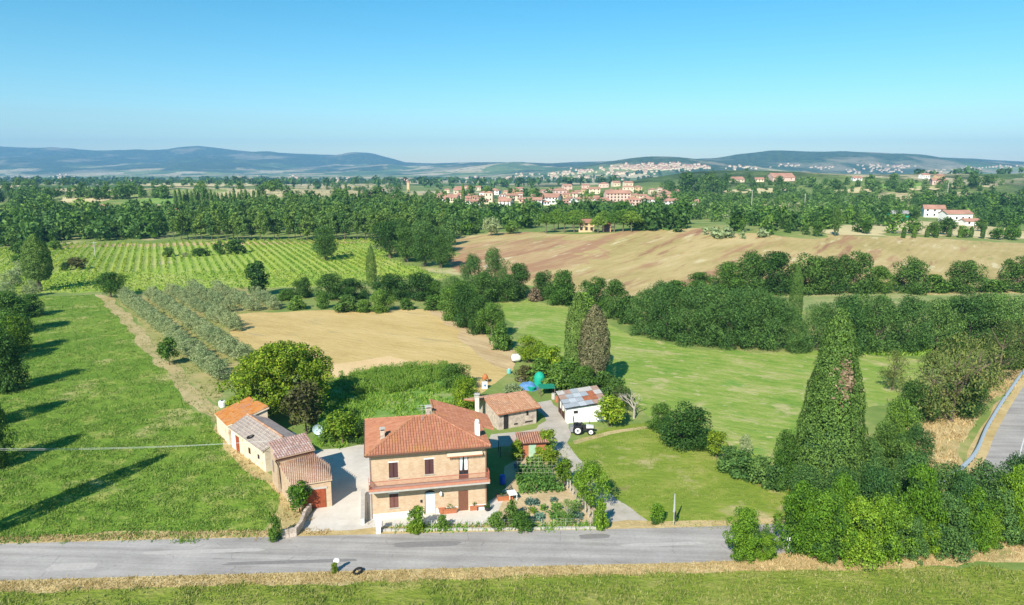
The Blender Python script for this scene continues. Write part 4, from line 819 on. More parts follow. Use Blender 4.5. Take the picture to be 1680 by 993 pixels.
# --- single trees one can point to
tree('trunkcypress', 66, 478, 384, 44, 'cypress', 'tall dark cypress with short bare trunk at the far corner of the meadow')
tree('round', 181, 488, 449, 52, 'mid', 'round dark green tree at the top of the meadow track')
tree('round_far', 126, 442, 423, 35, 'purple', 'small dark purplish tree at the near edge of the vineyard')
tree('shrub', 107, 444, 431, 16, 'dark', 'small round bush left of the purplish vineyard tree')
tree('round', 534, 428, 375, 47, 'dark', 'large round tree standing alone in the vineyard')
tree('column', 424, 486, 431, 37, 'dark', 'dark ivy clad trunk like a column behind the olive rows')
tree('cypress', 610, 474, 402, 18, 'cypress', 'slim cypress beside the hedge below the vineyard')
tree('garden', 278, 599, 556, 38, 'mid', 'small dark green fig like tree beside the meadow track', name='fig_tree')
tree('walnut', 466, 674, 568, 172, 'walnut', 'huge light green walnut tree behind the old sheds')
tree('garden', 503, 712, 630, 72, 'purple', 'dark brownish plum tree in front of the big walnut tree', name='plum_tree')
tree('garden', 492, 842, 794, 42, 'ivy', 'small dense tree in front of the garage wall')
tree('shrub', 452, 886, 849, 27, 'mid', 'tall dark bush at the roadside end of the meadow')
tree('round', 868, 594, 553, 62, 'light', 'bright green round tree behind the white tank')
tree('cypress', 946, 632, 478, 44, 'cypress', 'tall green cypress, left one of the pair behind the barn')
tree('trunkcypress', 974, 640, 500, 50, 'drycyp', 'half dead brown cypress with bare pale trunk, right one of the pair', bark=PALEBARK)
tree('garden', 1000, 700, 651, 56, 'light', 'bright green round tree at the right end of the white barn')
tree('cypress', 1303, 534, 436, 23, 'cypress', 'slim clipped looking cypress rising from the right hand hedge')
tree('bigcypress', 1356, 800, 508, 130, 'cypress', 'giant broad cypress with a brown dead patch at right')
tree('garden', 1175, 752, 709, 37, 'yellow', 'small yellow green tree with bare trunk beside the lawn hedge')
tree('shrub', 1222, 742, 714, 22, 'olive', 'grey green shrub in the field behind the lawn hedge')
tree('shrub', 1077, 857, 828, 27, 'ivy', 'clipped round bright green bush beside the roadside pole')
tree('sparse', 1465, 640, 575, 46, 'dry', 'thin pale locust tree left of the leaning dry trees')
# brown dead patch on the giant cypress
# trees left of the meadow
for r in [('hedge', 40, 520, 484, 62, 'mid', 'olive green bush, farthest along the left edge of the meadow'), ('hedge', 14, 548, 484, 74, 'mid', 'broad olive green tree second farthest at the meadow left edge'), ('hedge', 22, 578, 522, 62, 'light', 'bright light green tree at the meadow left edge'), ('hedge', 16, 640, 552, 66, 'dark', 'dark green dense tree standing at the meadow left edge'), ('hedge', -6, 765, 660, 62, 'dark', 'dark tree cut by the left picture edge beside the long shadow'), ('hedge', -30, 700, 610, 70, 'dark', 'dark tree mostly outside the left picture edge'), ('hedge', -25, 600, 520, 70, 'mid', 'tree mostly hidden at the left picture edge behind the dark tree')]: tree(*r)
p = atz(-36, 880, 0); plant('cypress', p, 3.4, 16, 'cypress', 'cypress outside the left picture edge casting the long meadow shadow')
# vineyard bushes
belt([('shrub', 277, 421, 407, 22, 'dark'), ('shrub', 304, 421, 414, 12, 'olive'), ('shrub', 330, 420, 408, 34, 'mid'), ('round_far', 360, 418, 397, 20, 'dark'), ('shrub', 388, 416, 395, 42, 'dark')], 'dark bush', 'in the clump inside the vineyard', 'bushes inside the vineyard')
belt([('hedge', 497, 488, 456, 36, 'dark'), ('hedge', 545, 490, 452, 60, 'dark'), ('hedge', 580, 491, 458, 55, 'dark'), ('hedge', 640, 491, 452, 66, 'dark'), ('hedge', 690, 491, 448, 62, 'dark'), ('hedge', 715, 492, 462, 40, 'mid'), ('hedge', 470, 492, 475, 40, 'mid')], 'dense dark hedge tree', 'in the hedge below the vineyard', 'hedge below the vineyard')
belt([('shrub', 530, 506, 482, 24, 'mid'), ('shrub', 570, 511, 486, 44, 'dark'), ('shrub', 597, 512, 492, 30, 'mid'), ('hedge', 627, 511, 475, 44, 'mid'), ('shrub', 488, 508, 486, 32, 'mid'), ('shrub', 668, 508, 490, 26, 'mid')], 'green bush', 'along the far edge of the mown tan field', 'bushes along the mown tan field')
belt([('feathery', 775, 488, 420, 46, 'locust'), ('feathery', 812, 486, 410, 48, 'locust'), ('hedge', 848, 488, 436, 48, 'dark'), ('hedge', 830, 494, 452, 50, 'dark'), ('feathery', 742, 502, 455, 52, 'locust'), ('hedge', 792, 496, 450, 55, 'dark'), ('hedge', 740, 524, 472, 46, 'mid'), ('hedge', 766, 536, 474, 52, 'dark'), ('hedge', 790, 548, 488, 46, 'dark'), ('round', 806, 554, 500, 46, 'mid'), ('shrub', 823, 573, 534, 40, 'mid'), ('shrub', 712, 508, 486, 40, 'mid'), ('hedge', 760, 510, 462, 50, 'mid')], 'green stream bank tree', 'in the belt between tan and mown fields', 'trees along the stream')
belt([('hedge', 896, 490, 446, 46, 'dark'), ('hedge', 922, 500, 446, 56, 'mid'), ('hedge', 975, 508, 456, 52, 'mid'), ('hedge', 1008, 522, 464, 50, 'dark'), ('shrub', 1030, 530, 488, 46, 'dark'), ('shrub', 958, 520, 482, 40, 'mid')], 'dark leafy tree', 'in the clump behind the cypress pair', 'clump behind the cypress pair')
tree('shrub', 877, 494, 472, 26, 'brown', 'withered brown bush at the far corner of the mown field')
belt([('feathery', bx, by, top, wd, 'locust') for bx, by, top, wd in [(1058, 548, 478, 66), (1092, 556, 470, 74), (1128, 563, 476, 76), (1162, 567, 474, 78), (1200, 569, 478, 80), (1238, 571, 478, 78), (1276, 573, 492, 70), (1306, 578, 528, 52), (1080, 540, 465, 60), (1150, 552, 468, 70), (1220, 556, 476, 70), (1262, 560, 486, 60)]], 'feathery dark locust tree', 'in the big hedge beyond the mown field', 'locust hedge beyond the mown field')
belt([('feathery', bx, by, top, wd, 'locust') for bx, by, top, wd in [(1342, 574, 500, 66), (1386, 579, 488, 80), (1436, 578, 488, 80), (1486, 578, 490, 80), (1536, 574, 494, 78), (1588, 570, 486, 82), (1640, 572, 486, 82), (1694, 572, 484, 84), (1410, 566, 486, 70), (1560, 560, 490, 70), (1620, 560, 484, 70)]], 'feathery dark locust tree', 'in the hedge behind the giant cypress', 'locust hedge behind the giant cypress')
belt([('hedge', 1152, 479, 448, 54, 'mid'), ('hedge', 1192, 480, 432, 62, 'mid'), ('hedge', 1234, 481, 414, 68, 'dark'), ('hedge', 1276, 481, 418, 72, 'dark'), ('hedge', 1318, 481, 419, 76, 'dark'), ('hedge', 1358, 480, 424, 60, 'dark'), ('hedge', 1400, 480, 414, 66, 'dark'), ('hedge', 1440, 480, 440, 50, 'mid'), ('hedge', 1490, 480, 424, 62, 'dark'), ('shrub', 1530, 480, 452, 40, 'mid'), ('hedge', 1580, 479, 430, 66, 'dark'), ('shrub', 1545, 480, 458, 34, 'mid'), ('hedge', 1668, 478, 422, 58, 'dark'), ('shrub', 1628, 478, 460, 50, 'mid'), ('shrub', 1110, 484, 462, 50, 'mid')], 'dark round hedge tree', 'below the brown stubble field', 'hedge below the brown stubble field')
belt([('round', 640, 424, 366, 58, 'dark'), ('round', 668, 430, 376, 58, 'dark'), ('round', 697, 437, 384, 52, 'dark'), ('round', 724, 440, 388, 44, 'dark'), ('round', 655, 414, 362, 56, 'dark'), ('round', 690, 418, 366, 56, 'locust'), ('round', 722, 414, 374, 50, 'locust')], 'tall dark tree', 'in the grove beside the brown field', 'grove at the corner of the brown field')
tree('round_far', 738, 403, 362, 34, 'locust', 'grey green tree at the upper left corner of the brown field'); tree('round_far', 806, 387, 358, 30, 'olive', 'round grey green tree alone at the top of the brown field'); tree('round_far', 838, 384, 362, 26, 'mid', 'bushy tree right of the lone tree above the brown field')
# behind the buildings
belt([('shrub', 905, 618, 572, 60, 'light'), ('shrub', 934, 636, 588, 62, 'mid'), ('hedge', 958, 650, 604, 56, 'mid'), ('shrub', 888, 628, 590, 54, 'mid'), ('shrub', 862, 626, 602, 40, 'purple'), ('shrub', 915, 640, 606, 50, 'mid'), ('shrub', 990, 648, 612, 46, 'dark'), ('shrub', 1012, 660, 624, 50, 'dark')], 'overgrown green bush', 'in the thicket around the cypress trunks', 'thicket around the cypress pair')
tree('shrub', 842, 645, 630, 36, 'olive', 'grey green lavender like bush behind the stone outbuilding')
tree('hedge', 752, 636, 598, 58, 'mid', 'green bush at the right end of the maize'); tree('hedge', 763, 670, 622, 52, 'light', 'light green bush left of the stone outbuilding')
tree('garden', 562, 728, 676, 58, 'light', 'light green garden tree at the back of the driveway'); tree('hedge', 590, 724, 688, 46, 'dark', 'dark bush touching the left side of the house roof'); tree('shrub', 540, 724, 690, 40, 'mid', 'mid green bush beside the pale dish')
tree('hedge', 1082, 706, 666, 50, 'mid', 'grey green bush at the left end of the lawn hedge'); tree('hedge', 1122, 732, 664, 84, 'dark', 'big dense dark bush in the middle of the lawn hedge')
belt([('shrub', 1198, 772, 736, 50, 'locust'), ('shrub', 1222, 782, 742, 56, 'locust'), ('shrub', 1250, 794, 752, 50, 'locust'), ('shrub', 1272, 802, 765, 44, 'locust')], 'grey green low shrub', 'right of the yellow green tree', 'low grey green hedge')
tree('hedge', 1285, 800, 712, 46, 'mid', 'narrow green bush at the left foot of the giant cypress')
# right hand side thicket
belt([('sparse', 1520, 690, 580, 86, 'dry'), ('sparse', 1560, 692, 552, 96, 'dry'), ('sparse', 1598, 672, 552, 80, 'dry'), ('sparse', 1640, 625, 530, 70, 'dry'), ('hedge', 1500, 690, 628, 66, 'dark'), ('hedge', 1580, 680, 618, 70, 'dark'), ('sparse', 1678, 606, 520, 70, 'dry'), ('hedge', 1655, 606, 556, 60, 'dark')], 'locust tree or dark bush', 'above the dry guardrail bank', 'trees above the guardrail bank')
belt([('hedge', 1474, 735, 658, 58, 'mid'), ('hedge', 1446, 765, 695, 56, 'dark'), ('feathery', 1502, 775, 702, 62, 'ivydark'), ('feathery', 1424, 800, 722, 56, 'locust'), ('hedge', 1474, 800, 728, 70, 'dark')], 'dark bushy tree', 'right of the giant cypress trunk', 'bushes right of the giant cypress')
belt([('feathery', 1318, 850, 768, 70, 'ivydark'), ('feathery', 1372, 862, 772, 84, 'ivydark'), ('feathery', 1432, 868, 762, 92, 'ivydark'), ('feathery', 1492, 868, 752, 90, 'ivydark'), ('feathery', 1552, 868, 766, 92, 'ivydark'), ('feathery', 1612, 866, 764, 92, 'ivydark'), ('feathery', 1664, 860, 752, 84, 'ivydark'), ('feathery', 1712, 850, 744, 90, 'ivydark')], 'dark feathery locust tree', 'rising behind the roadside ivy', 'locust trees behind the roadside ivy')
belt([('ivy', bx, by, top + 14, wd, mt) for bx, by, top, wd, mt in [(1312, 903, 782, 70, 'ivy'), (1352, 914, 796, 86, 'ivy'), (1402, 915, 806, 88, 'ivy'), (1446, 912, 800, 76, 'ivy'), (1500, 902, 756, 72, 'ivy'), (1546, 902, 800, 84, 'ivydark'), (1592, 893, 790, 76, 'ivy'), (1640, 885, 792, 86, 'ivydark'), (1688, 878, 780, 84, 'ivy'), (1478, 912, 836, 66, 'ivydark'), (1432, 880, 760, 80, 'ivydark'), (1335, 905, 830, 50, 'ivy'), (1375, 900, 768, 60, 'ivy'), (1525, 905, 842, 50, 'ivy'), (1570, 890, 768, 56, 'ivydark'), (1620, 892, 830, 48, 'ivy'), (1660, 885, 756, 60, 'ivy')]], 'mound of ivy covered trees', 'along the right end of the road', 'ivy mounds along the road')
tree('ivy', 1222, 914, 840, 66, 'ivy', 'tall left half of the ivy covered stump at the road edge'); tree('ivy', 1252, 915, 874, 50, 'ivy', 'low right half of the ivy covered stump at the road edge')
# house garden
tree('garden', 684, 872, 832, 30, 'ivy', 'round leafy shrub in front of the pale blue front door'); tree('shrub', 681, 872, 856, 34, 'light', 'low light green plants under the round leafy shrub'); tree('shrub', 727, 869, 846, 21, 'mid', 'small cone shaped shrub in front of the yard')
tree('shrub', 815, 867, 843, 32, 'mid', 'dark round bush at the right corner of the yard'); tree('shrub', 840, 856, 822, 30, 'dark', 'upright dark bush beside the garden planter'); tree('shrub', 858, 868, 842, 40, 'mid', 'spreading green bush at the roadside garden corner')
tree('garden', 899, 746, 706, 32, 'light', 'light green fruit tree behind the garden shed'); tree('garden', 905, 770, 738, 34, 'yellow', 'yellowish fruit tree at the garden fence'); tree('garden', 925, 800, 755, 34, 'light', 'green fruit tree halfway down the garden fence'); tree('shrub', 885, 758, 736, 26, 'yellow', 'yellow green bush right of the garden shed door')
tree('round', 968, 834, 764, 62, 'ivy', 'largest bright green tree at the garden fence'); tree('shrub', 985, 867, 818, 28, 'ivy', 'upright hedge bush at the end of the garden fence'); tree('shrub', 849, 754, 724, 24, 'yellow', 'yellow green shrub left of the garden shed')
tree('sparse', 930, 858, 820, 34, 'veg', 'small open garden tree with pale trunk among the vegetables', bark=PALEBARK, name='young_tree')
# bare tree by the barn
bt = G(1040, 687); bo = thing('bare_tree', 'leafless pale dead tree right of the barn', 'tree', bt, 0); mb = MB(); rg = random.Random(5)
def limb(p, d, l, r, dep):
    q = p + d * l; mb.cyl(p, q, r, r * .65, 6)
    if dep:
        for _ in range(3): limb(q if _ else p.lerp(q, .6), (d + Vector((rg.uniform(-.9, .9), rg.uniform(-.9, .9), rg.uniform(-.2, .5)))).normalized(), l * rg.uniform(.6, .85), r * .55, dep - 1)
limb(Vector((0, 0, -.1)), Vector((0, 0, 1)), 1.5, .16, 4); mb.build('trunk', PALEBARK, bo)
bo2 = tree('sparse', 1020, 676, 636, 40, 'dry', 'thin withered shrub left of the dead tree', name='withered_shrub')
# dead patch on giant cypress
gp = G(1356, 800); hh = topz(gp, 508); rg2 = np.random.default_rng(3); 
gc = [o for o in bpy.data.objects if o.get('label', '').startswith('giant broad cypress')][0]
n = 300; zc = topz(gp, 612); ro = 130 * mpp(gp) / 2; zz = rg2.normal(zc, .95, n); an = rg2.normal(-1.62, .17, n); r_ = ro * rshape('cone', zz / hh) * rg2.uniform(.93, 1.04, n)
P = np.column_stack([r_ * np.cos(an), r_ * np.sin(an), zz]); N = np.column_stack([np.cos(an), np.sin(an), np.zeros(n)]) + rg2.normal(scale=.5, size=(n, 3))
gc.rotation_euler = (0, 0, 0); me = npmesh('dead_patch', leaves(P, N, .2, rg2, .5), 4); o = link('dead_foliage', me, gc, L['brown']); o['label'] = 'brown dead patch high on the cypress'
# olive rows
OL = [((202, 489), (361, 622)), ((248, 488), (393, 592)), ((281, 483), (388, 543)), ((316, 479), (374, 512)), ((357, 479), (414, 510)), ((421, 488), (450, 508))]
for i, (a, b) in enumerate(OL):
    A_, B_ = G(*a), G(*b); n = max(2, int((B_ - A_).length / 3.3))
    for k in range(n):
        p = A_.lerp(B_, k / (n - 1)) + Vector((rnd.uniform(-.3, .3), rnd.uniform(-.3, .3), 0)); p.z = H(p.x, p.y); s = rnd.uniform(.88, 1.15); far = n - k
        lab = f'silvery olive tree, {ORD[far - 1]} from the near end of the {ORD[i]} row from the left' if far <= 30 else f'silvery olive tree at the far end of the {ORD[i]} row from the left'
        plant('olive', p, 3.9 * s, 3.2 * rnd.uniform(.9, 1.12), 'olive', lab, 'olive trees in rows')
for i, (bx, by, w_) in enumerate([(20, 470, 36), (52, 486, 30), (40, 452, 40), (12, 492, 30)]): tree('olive', bx, by, by - 26, w_, 'olive', f'grey olive tree, {ORD[i]} of four left of the tall cypress', 'olives left of the tall cypress')
belt([('round_far', bx, by, top, wd, m) for bx, by, top, wd, m in [(8, 404, 388, 30, 'dark'), (38, 420, 396, 36, 'dark'), (30, 432, 418, 22, 'mid'), (90, 410, 396, 30, 'mid')]], 'dark bushy tree', 'in the group beyond the tall cypress', 'trees beyond the tall cypress')

# --- vines in rows
vy = WP['vineyard_ground']; vpt = np.array([v for v in vy]); holes = [G(534, 428), G(424, 486)]
d0 = Vector((G(345, 470) - G(318, 412)).xy).normalized(); nrm = Vector((-d0.y, d0.x)); c0 = G(330, 440).xy
rgv = np.random.default_rng(11); vn = 0
for k in range(75, -71, -1):
    o = c0 + nrm * (k * 2.7); L_ = np.arange(-130, 130, .26); X = o.x + d0.x * L_; Y = o.y + d0.y * L_
    ins = inpoly(X, Y, vy)
    if ins.sum() < 40: continue
    X, Y = X[ins], Y[ins]; sh = np.array([noise.noise((a / 25, b / 25, 5)) for a, b in zip(X[::10], Y[::10])]).repeat(10)[:len(X)]
    ok = rgv.uniform(-1, 1, len(X)) < np.maximum(sh * 1.6 + .75, .1); X, Y = X[ok], Y[ok]
    if len(X) < 30: continue
    Z = np.array([H(a, b) for a, b in zip(X[::6], Y[::6])]).repeat(6)[:len(X)]
    rep = 2; X, Y, Z = np.tile(X, rep), np.tile(Y, rep), np.tile(Z, rep); m = len(X)
    sp = np.where(Y > 232, .22, .8); P = np.column_stack([X + rgv.normal(0, 1, m) * sp, Y + rgv.normal(0, 1, m) * sp, Z + rgv.uniform(.1, 1, m) * np.where(Y > 232, 1.2, .8)]); N = rgv.normal(size=(m, 3)); N[:, 2] += .8
    me = npmesh('vine_row', leaves(P, N, .27, rgv, .75), 4); me.materials.append(L['vine']); vn += 1; tag(link('vine_row', me), f'row of yellow green grapevines, {ORD[vn - 1]} from the left in the vineyard', 'vine row', 'vine rows')

# --- ground cover
def scatter(poly, dens, rg, dfall=70):
    P = np.array([p[:2] for p in poly]); x0, y0 = P.min(0); x1, y1 = P.max(0); y0 = max(y0, 40); n = int((x1 - x0) * (y1 - y0) * dens); X = rg.uniform(x0, x1, n); Y = rg.uniform(y0, y1, n)
    ok = inpoly(X, Y, poly) & (np.abs(X) < Y * .82 + 6) & (rg.uniform(0, 1, n) < np.clip(dfall / np.maximum(Y, 1), 0, 1) ** 2); return X[ok], Y[ok]
def cover(name, label, poly, dens, h, wd, mat, seed, per=3, dfall=70, spread=.18, clump=None, excl=None):
    rg = np.random.default_rng(seed); X, Y = scatter(poly, dens, rg, dfall)
    if excl: ok = ~inpoly(X, Y, excl); X, Y = X[ok], Y[ok]
    if clump:
        nz = np.array([noise.noise((a / clump, b / clump, seed)) for a, b in zip(X, Y)]); ok = nz > rg.uniform(-.45, .35, len(X)); X, Y, nz = X[ok], Y[ok], nz[ok]
    n = len(X); Z = np.array([H(a, b) for a, b in zip(X, Y)]) if n and Y.max() > 130 else np.zeros(n)
    B = np.column_stack([X, Y, Z]); B = np.repeat(B, per, 0); m = len(B); B[:, :2] += rg.normal(0, spread, (m, 2))
    th = rg.uniform(0, 6.28, m); hh = h * rg.uniform(.5, 1.3, m); w2 = wd * rg.uniform(.6, 1.3, m); d = np.column_stack([np.cos(th), np.sin(th), np.zeros(m)])
    tip = B + np.column_stack([rg.normal(0, .45, m) * hh, rg.normal(0, .45, m) * hh, hh]); B[:, 2] -= .02
    V = np.stack([B - d * w2[:, None], B + d * w2[:, None], tip], 1).reshape(-1, 3)
    me = npmesh(name, V, 3); me.materials.append(mat); return tag(link(name, me), label, kind='stuff')
GR = {'meadow': leaf('blade_meadow', (.11, .22, .03), (.17, .29, .045), (.30, .36, .09), v=.02), 'near': leaf('blade_near', (.13, .21, .03), (.21, .28, .05), (.36, .35, .13), v=.02), 'dry': leaf('blade_dry', (.40, .29, .12), (.52, .39, .18), (.60, .48, .26), v=.02), 'weed': leaf('blade_weed', (.13, .26, .025), (.20, .34, .035), (.32, .42, .07), v=.02)}
cover('meadow_grass', 'tufted green grass of the long meadow', WP['meadow'], 16, .22, .06, GR['meadow'], 1, 4, 80, .2, 2.2)
cover('foreground_blades', 'rough green grass in the foreground', WP['foreground_grass'], 16, .25, .05, GR['near'], 2, 4, 60, .16, 2.5, WP['front_verge'])
cover('bank_straw', 'dry straw on the bank in front of the ivy', WP['front_verge'], 22, .16, .045, GR['dry'], 15, 4, 90, .12)
RPN = np.array(RS); 
lo1, lo2 = offs(RS[:70], -3.15), offs(RS[:70], -4.9); cover('verge_tufts', 'dry straw tufts on the near road verge', lo1 + lo2[::-1], 26, .15, .045, GR['dry'], 4, 4, 90, .12)
lo1, lo2 = offs(RS[:42], 3.2), offs(RS[:42], 4.4); cover('far_verge_tufts', 'dry straw tufts on the far road verge', [p for p in lo1[:26]] + lo2[:26][::-1], 20, .2, .05, GR['dry'], 5, 3, 90, .12)
cover('lawn_grass', 'short grass tufts on the lawn', WP['lawn'], 8, .12, .05, GR['near'], 6, 3, 90, .2, 4)
cover('plot_weeds', 'leafy green weeds on the plot behind the house', WP['vegetable_plot'], 8, .38, .12, GR['weed'], 7, 5, 120, .25, 4)
cover('shed_verge_grass', 'dry grass and weeds along the old sheds', WP['shed_verge'], 6, .3, .06, GR['dry'], 8, 3, 90, .2, 3)
cover('track_grass', 'straw and green tufts on the worn track', WP['grassy_track'], 4, .22, .06, GR['near'], 9, 3, 110, .2, 4)
cover('bank_grass', 'dry grass on the guardrail bank', WP['bank'], 7, .4, .08, GR['dry'], 10, 3, 110, .25, 5)
cover('weed_strip_plants', 'bright green weeds at the hedge foot', WP['weed_strip'], 5, .7, .2, GR['weed'], 12, 4, 160, .3)
cover('grove_tufts', 'dry grass tufts between the olive rows', WP['olive_grove_ground'], 3, .3, .08, GR['near'], 13, 3, 130, .25, 6)
cover('garden_edge_weeds', 'green weeds along the roadside garden edge', wpoly([(640, 864), (800, 860), (985, 858), (990, 868), (640, 873)]), 14, .45, .08, GR['weed'], 14, 5, 90, .2, 3)
# maize
mz = wpoly([(560, 622), (600, 614), (640, 606), (735, 602), (735, 622), (650, 648), (560, 646)]); rg = np.random.default_rng(21); X, Y = scatter(mz, 2.8, rg, 200); Y = np.round((Y - .35 * X) / 1.15) * 1.15 + .35 * X + rg.normal(0, .08, len(Y)); n = len(X); per = 14
B = np.repeat(np.column_stack([X, Y, np.zeros(n)]), per, 0); m = len(B); z = rg.uniform(.15, 1.25, m); th = rg.uniform(0, 6.28, m); d = np.column_stack([np.cos(th), np.sin(th), np.zeros(m)]); s = np.column_stack([-np.sin(th), np.cos(th), np.zeros(m)]) * .055
b0 = B + [0, 0, 1] * z[:, None]; l_ = rg.uniform(.35, .7, m)[:, None]; md = b0 + d * l_ * .6 + [0, 0, .3]; en = b0 + d * l_ * 1.15 + [0, 0, .02]
V = np.stack([b0 - s, md - s, en, md + s], 1).reshape(-1, 3); me = npmesh('maize', V, 4); me.materials.append(L['corn']); tag(link('maize', me), 'dense block of green maize behind the house', kind='stuff')
# vegetable rows
def vegrow(a, b, h, wd, mat, size, label, dens=60, name='vegetable_row', group=None):
    A_, B_ = atz(*a, 0), atz(*b, 0); n = int((B_ - A_).length * dens); rg = np.random.default_rng(n); t = rg.uniform(0, 1, n)[:, None]; u = (B_ - A_).normalized(); s = np.array((-u.y, u.x, 0))
    P = np.array(A_) * (1 - t) + np.array(B_) * t + s * rg.normal(0, wd * .35, n)[:, None] + np.array((0, 0, 1)) * (rg.uniform(.05, 1, n) * h)[:, None]
    me = npmesh(name, leaves(P, rg.normal(size=(n, 3)) + [0, 0, .9], size, rg, .65), 4); me.materials.append(L[mat]); return tag(link(name, me), label, 'vegetables', group)
vegrow((851, 806), (878, 806), .7, 1.2, 'veg', .13, 'left half of the long dark green bean row in the garden', 260); vegrow((881, 803), (924, 803), .7, 1.2, 'veg', .13, 'right half of the long dark green bean row in the garden', 260)
for i, (y, x0_, x1_) in enumerate([(763, 863, 890), (777, 850, 905), (788, 846, 908), (795, 848, 912)]): vegrow((x0_, y), (x1_, y), 1.0, .7, 'veg', .15, f'staked green vegetable row, {ORD[i]} row from the garden shed', 200, group='staked vegetable rows')
vegrow((861, 826), (884, 827), .35, .9, 'cabbage', .14, 'grey green cabbage bed below the bean row', 150); vegrow((902, 822), (914, 822), .3, .5, 'cabbage', .12, 'small pale onion patch right of the cabbage bed', 90); vegrow((876, 852), (892, 852), .5, .9, 'cabbage', .14, 'blue green cabbage clump near the garden front', 160); vegrow((902, 851), (926, 847), .5, 1.0, 'veg', .14, 'dark green courgette bed near the garden tree', 160); vegrow((930, 848), (955, 850), .5, .9, 'cabbage', .14, 'blue green cabbage bed right of the garden tree', 140); vegrow((904, 836), (922, 836), .6, .8, 'veg', .13, 'bushy green plants left of the garden tree', 160); vegrow((870, 838), (878, 844), .5, .5, 'light', .12, 'light green lettuce clump in the garden', 120); vegrow((888, 838), (894, 836), .6, .6, 'mid', .12, 'round green bush in the vegetable bed', 200); vegrow((936, 838), (952, 842), 1.2, 1.0, 'veg', .13, 'tall leafy plants right of the garden tree', 160)
st = thing('bean_trellis', 'grid of thin pale canes and strings over the vegetable rows', 'trellis', (0, 0, 0)); CANE = plain('pale_cane', (.55, .5, .36, 1), .1)
for y in (766, 778, 790):
    for x in range(848, 912, 7):
        p = atz(x + (y - 766) * .1, y, 0); MB().cyl(p, p + Vector((0, 0, 1.5)), .010, n=4).build('cane', CANE, st)
    for z in (.6, 1.05, 1.5): a, b = atz(846, y, 0), atz(914, y, 0); MB().cyl(a + Vector((0, 0, z)), b + Vector((0, 0, z)), .006, n=4).build('string', CANE, st)
# garden fence
fn = thing('garden_fence', 'low wire fence with weathered posts along the garden path', 'fence', (0, 0, 0)); fp = spline([tuple(atz(*q, 0)[:2]) for q in ((905, 752), (922, 790), (940, 812), (960, 842), (982, 868))], 4)
for q in fp: MB().box(q.x - .06, q.x + .06, q.y - .06, q.y + .06, 0, 1.25).build('post', PALEBARK, fn)
for z in (.4, .8, 1.15): MB().tube([(q.x, q.y, z) for q in fp], .012, 4).build('wire', STEEL, fn)
fn2 = thing('yard_fence', 'low wire fence with thin posts along the roadside yard', 'fence', (0, 0, 0)); fp = [atz(x, 869 - (x - 625) * .012, 0) for x in range(628, 990, 20)]
for q in fp: MB().box(q.x - .022, q.x + .022, q.y - .022, q.y + .022, .0, .9).build('post', STEEL, fn2)
for z in (.35, .62, .9): MB().tube([(q.x, q.y, z) for q in fp], .006, 4).build('wire', STEEL, fn2)
kb = thing('yard_kerb', 'low stone kerb between the yard and the road', 'kerb', (0, 0, 0))
for k in range(36):
    a, b = atz(622 + k * 10.2, 872.5 - k * .12, 0), atz(622 + (k + .94) * 10.2, 872.5 - (k + .94) * .12, 0); MB().prism([(a.x, a.y), (b.x, b.y), (b.x, b.y + .22), (a.x, a.y + .22)], 0, .2 + rnd.uniform(-.02, .02)).build('stone', CONC, kb)
gp_ = atz(621, 874, 0); gpo = thing('gate_pillar', 'white gate pillar with cap at the driveway entrance', 'pillar', gp_, HR); MB().box(-.22, .22, -.22, .22, 0, 1.25).build('shaft', WHITE, gpo); MB().box(-.29, .29, -.29, .29, 1.25, 1.36).build('cap', WHITE, gpo)
pw = thing('parapet_wall', 'low white parapet wall along the left side of the house', 'wall', HO + hu * -.95, HR); MB().box(-.14, .14, -.8, 5.5, 0, .62).build('wall', WHITE, pw); MB().box(-.2, .2, -.86, 5.56, .62, .7).build('coping', CONC, pw)
rp_ = thing('entrance_railing', 'thin brown iron railing beside the driveway parapet', 'railing', HO + hu * -.35, HR)
for i in range(6): MB().cyl((-.1, -.9 + i * .55, 0), (-.1, -.9 + i * .55, 1.0), .02, n=5).build('post', DARKM, rp_)
MB().cyl((-.1, -.9, 1.0), (-.1, 1.85, 1.0), .025, n=5).build('rail', DARKM, rp_)

# ------------------------------------------------------------------ yard things
def planter(px, py, lx, ly, h, lab, soil=True):
    p = atz(px, py, 0); t = thing('planter', lab, 'planter', p, HR); b = MB()
    b.prism([(-lx, -ly), (lx, -ly), (lx, ly), (-lx, ly)], 0, h).prism([(-lx - .04, -ly - .04), (lx + .04, -ly - .04), (lx + .04, -ly + .03), (-lx - .04, -ly + .03)], h - .08, h + .03).build('box', TERRA, t); MB().box(-lx + .06, lx - .06, -ly + .06, ly - .06, h - .02, h + .012).build('soil', BARK, t)
    V = crown('bush', lx * 1.6, .4, 0, 8, 120, .06, int(px)); me = npmesh('plant', V + np.array([0, 0, h]), 4); me.materials.append(L['mid']); link('plant', me, t)
planter(737, 841, .75, .25, .5, 'long orange terracotta planter left of the brown side door'); planter(777, 836, .4, .25, .5, 'short terracotta planter right of the brown side door'); planter(828, 818, .8, .5, .45, 'square brick red planter bed beside the garden path')
p = atz(725, 842, 0); t = thing('terracotta_pot', 'round orange terracotta pot beside the long planter', 'pot', p); MB().lathe([(.2, 0), (.32, .15), (.34, .5), (.38, .52), (.38, .6), (.3, .6)], n=14).build('pot', TERRA, t); MB().cyl((0, 0, .54), (0, 0, .58), .29, n=12).build('soil', BARK, t)
p = atz(789, 836, 0); t = thing('bench', 'small wooden bench against the house wall by the corner', 'bench', p, HR); MB().box(-.42, .42, -.2, .2, .42, .47).build('seat', TERRA, t); MB().box(-.42, .42, .17, .22, .5, .95).build('backrest', TERRA, t)
for x in (-.38, .38):
    for y in (-.16, .16): MB().box(x - .03, x + .03, y - .03, y + .03, 0, .42).build('leg', WOODBR, t)
